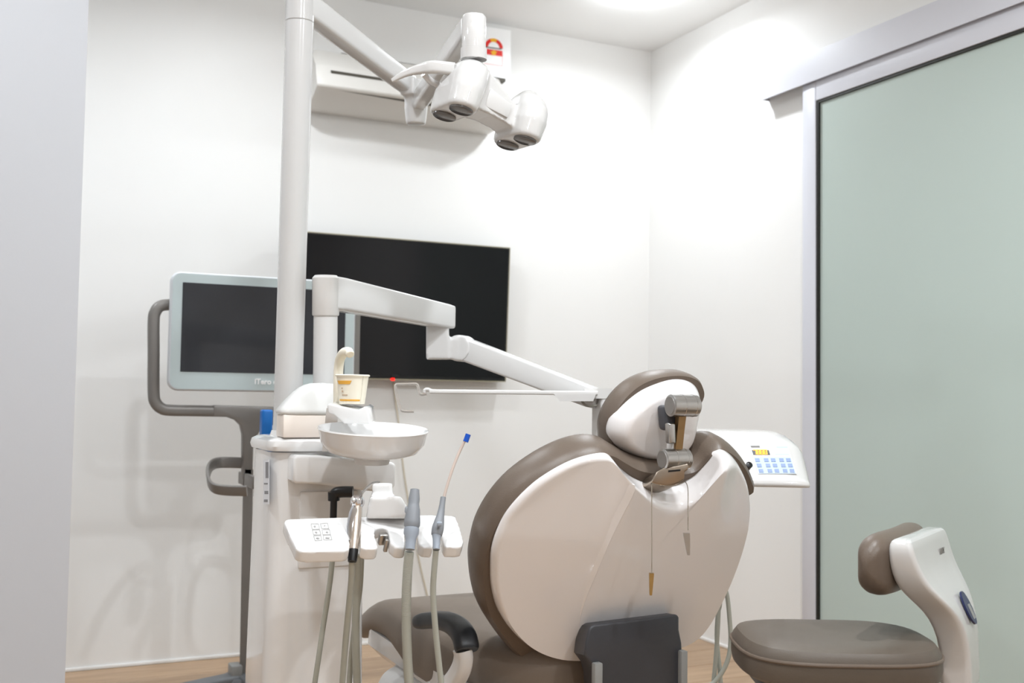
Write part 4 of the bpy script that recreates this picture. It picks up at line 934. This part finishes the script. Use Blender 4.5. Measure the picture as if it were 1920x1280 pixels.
# seat as an oval cushion
srx, sry = 0.182, 0.152
def oval(k, z, dz=0.0):
    r_ = []
    for i in range(48):
        a = 2*math.pi*i/48; c_, s_ = math.cos(a), math.sin(a)
        e = 3.2
        rr = (abs(c_)**e+abs(s_)**e)**(-1/e)
        p = sc+RT.to_2d().to_3d().normalized()*(srx*k*rr*c_)+FW.to_2d().to_3d().normalized()*(sry*k*rr*s_)
        r_.append(V((p.x, p.y, z+dz*(c_*c_))))
    return r_
mk('seat', loft([oval(0.6, 0.478), oval(0.93, 0.479), oval(0.985, 0.486), oval(1.0, 0.500), oval(1.0, 0.518), oval(0.985, 0.532), oval(0.94, 0.542, 0.002), oval(0.82, 0.546, 0.003), oval(0.6, 0.545), oval(0.3, 0.542), oval(0.02, 0.541)]), 'vinyl_stool', t)
mk('seat_piping', tube([p for p in oval(0.998, 0.523)]+[oval(0.998, 0.523)[0]], 0.0035, 8), 'vinyl', t)
mk('seat_pan', loft([oval(0.55, 0.442), oval(0.82, 0.457), oval(0.86, 0.476)]), 'dark', t)
mk('gas_column', join(lathe([(0.001, 0.08), (0.03, 0.08), (0.03, 0.26), (0.001, 0.26)], sc, n=24), lathe([(0.001, 0.26), (0.02, 0.26), (0.02, 0.44), (0.001, 0.44)], sc, n=24)), 'chrome', t)
for k in range(5):
    a = 2*math.pi*k/5+0.3; d = V((math.cos(a), math.sin(a), 0))
    lg = mk('base_leg', sweep([sc+V((0, 0, 0.095)), sc+d*0.14+V((0, 0, 0.085)), sc+d*0.25+V((0, 0, 0.07))], rrect(0.04, 0.03, 0.008, 3), up=(0, 0, 1), scales=[1.1, 0.9, 0.7]), 'chrome', t)
    mk('caster', lathe([(0.001, -0.014), (0.026, -0.014), (0.028, 0), (0.026, 0.014), (0.001, 0.014)], sc+d*0.25+V((0, 0, 0.029)), d.cross(V((0, 0, 1))), 18), 'black', lg)
# back support: cross sections stacked in height; g along facing, w along the width axis
mtop = (P(1685, 1013, 1.93)+P(1778, 977, 2.25))/2; BC = V((mtop.x, mtop.y, 0))-SF*0.066-SW*0.016
def bsec(z, g, hg, hw_, w0=0.0, rr=0.42):
    return [BC+SF*(g+a)+SW*(w0+b)+V((0, 0, z)) for a, b in rrect(2*hg, 2*hw_, min(hg, hw_)*rr, 5)]
mk('back_post', loft([bsec(0.44, 0.0, 0.025, 0.041), bsec(0.447, 0.0, 0.028, 0.044), bsec(0.47, 0.0, 0.029, 0.045), bsec(0.52, 0.001, 0.028, 0.047), bsec(0.56, 0.007, 0.030, 0.060), bsec(0.59, 0.019, 0.032, 0.078), bsec(0.614, 0.035, 0.034, 0.106), bsec(0.638, 0.052, 0.033, 0.128), bsec(0.662, 0.063, 0.029, 0.138), bsec(0.690, 0.070, 0.025, 0.145), bsec(0.712, 0.073, 0.022, 0.145), bsec(0.724, 0.074, 0.019, 0.139), bsec(0.729, 0.074, 0.010, 0.125)]), 'lamp_white', t, sub=1)
mk('post_lower', loft([bsec(0.30, 0.0, 0.026, 0.042), bsec(0.437, 0.0, 0.027, 0.043)]), 'lamp_white', t)
mk('post_bracket', obox(BC*0.55+sc*0.45+V((0, 0, 0.41)), (BC-sc)*0.5, SW*0.04, V((0, 0, 0.012)), 0.004, 2), 'black', t)
# curved pad: sweep along the width axis, bowed forward in the middle
pp, sc_ = [], []
for i in range(25):
    u = -math.cos(math.pi*i/24)
    pp.append(BC+SF*(0.112+0.016*u*u)+SW*(0.175*u)+V((0, 0, 0.676)))
    sc_.append(max(0.12, (1-abs(u)**7)**0.5))
mk('back_pad', sweep(pp, rrect(0.062, 0.118, 0.029, 6), up=(0, 0, 1), scales=sc_), 'vinyl', t)
# badge and lettering on the rear face
BT = (V((0, 0, 1))+SF*0.45).normalized()          # slope of the rear face at the badge
bo = BC+SF*(-0.0125)+SW*0.004+V((0, 0, 0.592)); bnn = SW.cross(BT); bnn = bnn if bnn.dot(SF) < 0 else -bnn
def rq(w_, h_, l=0.0): return bo+SW*w_+BT*h_+bnn*l
bd = mk('badge', prism([rq(0.021*math.cos(a), 0.032*math.sin(a)) for a in [2*math.pi*i/24 for i in range(24)]], bnn*0.004), 'navy', t, smooth=False)
mk('badge_panel', prism([rq(w_, z, 0.004) for w_, z in ((-0.004, -0.022), (0.012, -0.022), (0.012, 0.006), (-0.004, 0.006))], bnn*0.0006), 'sidegrey', bd, smooth=False)
text('lettering', 'AJAX', 0.017, BC+SF*0.0445+SW*0.03+V((0, 0, 0.683)), SW, (0, 0, 1), 'ink', t, 0.0012)
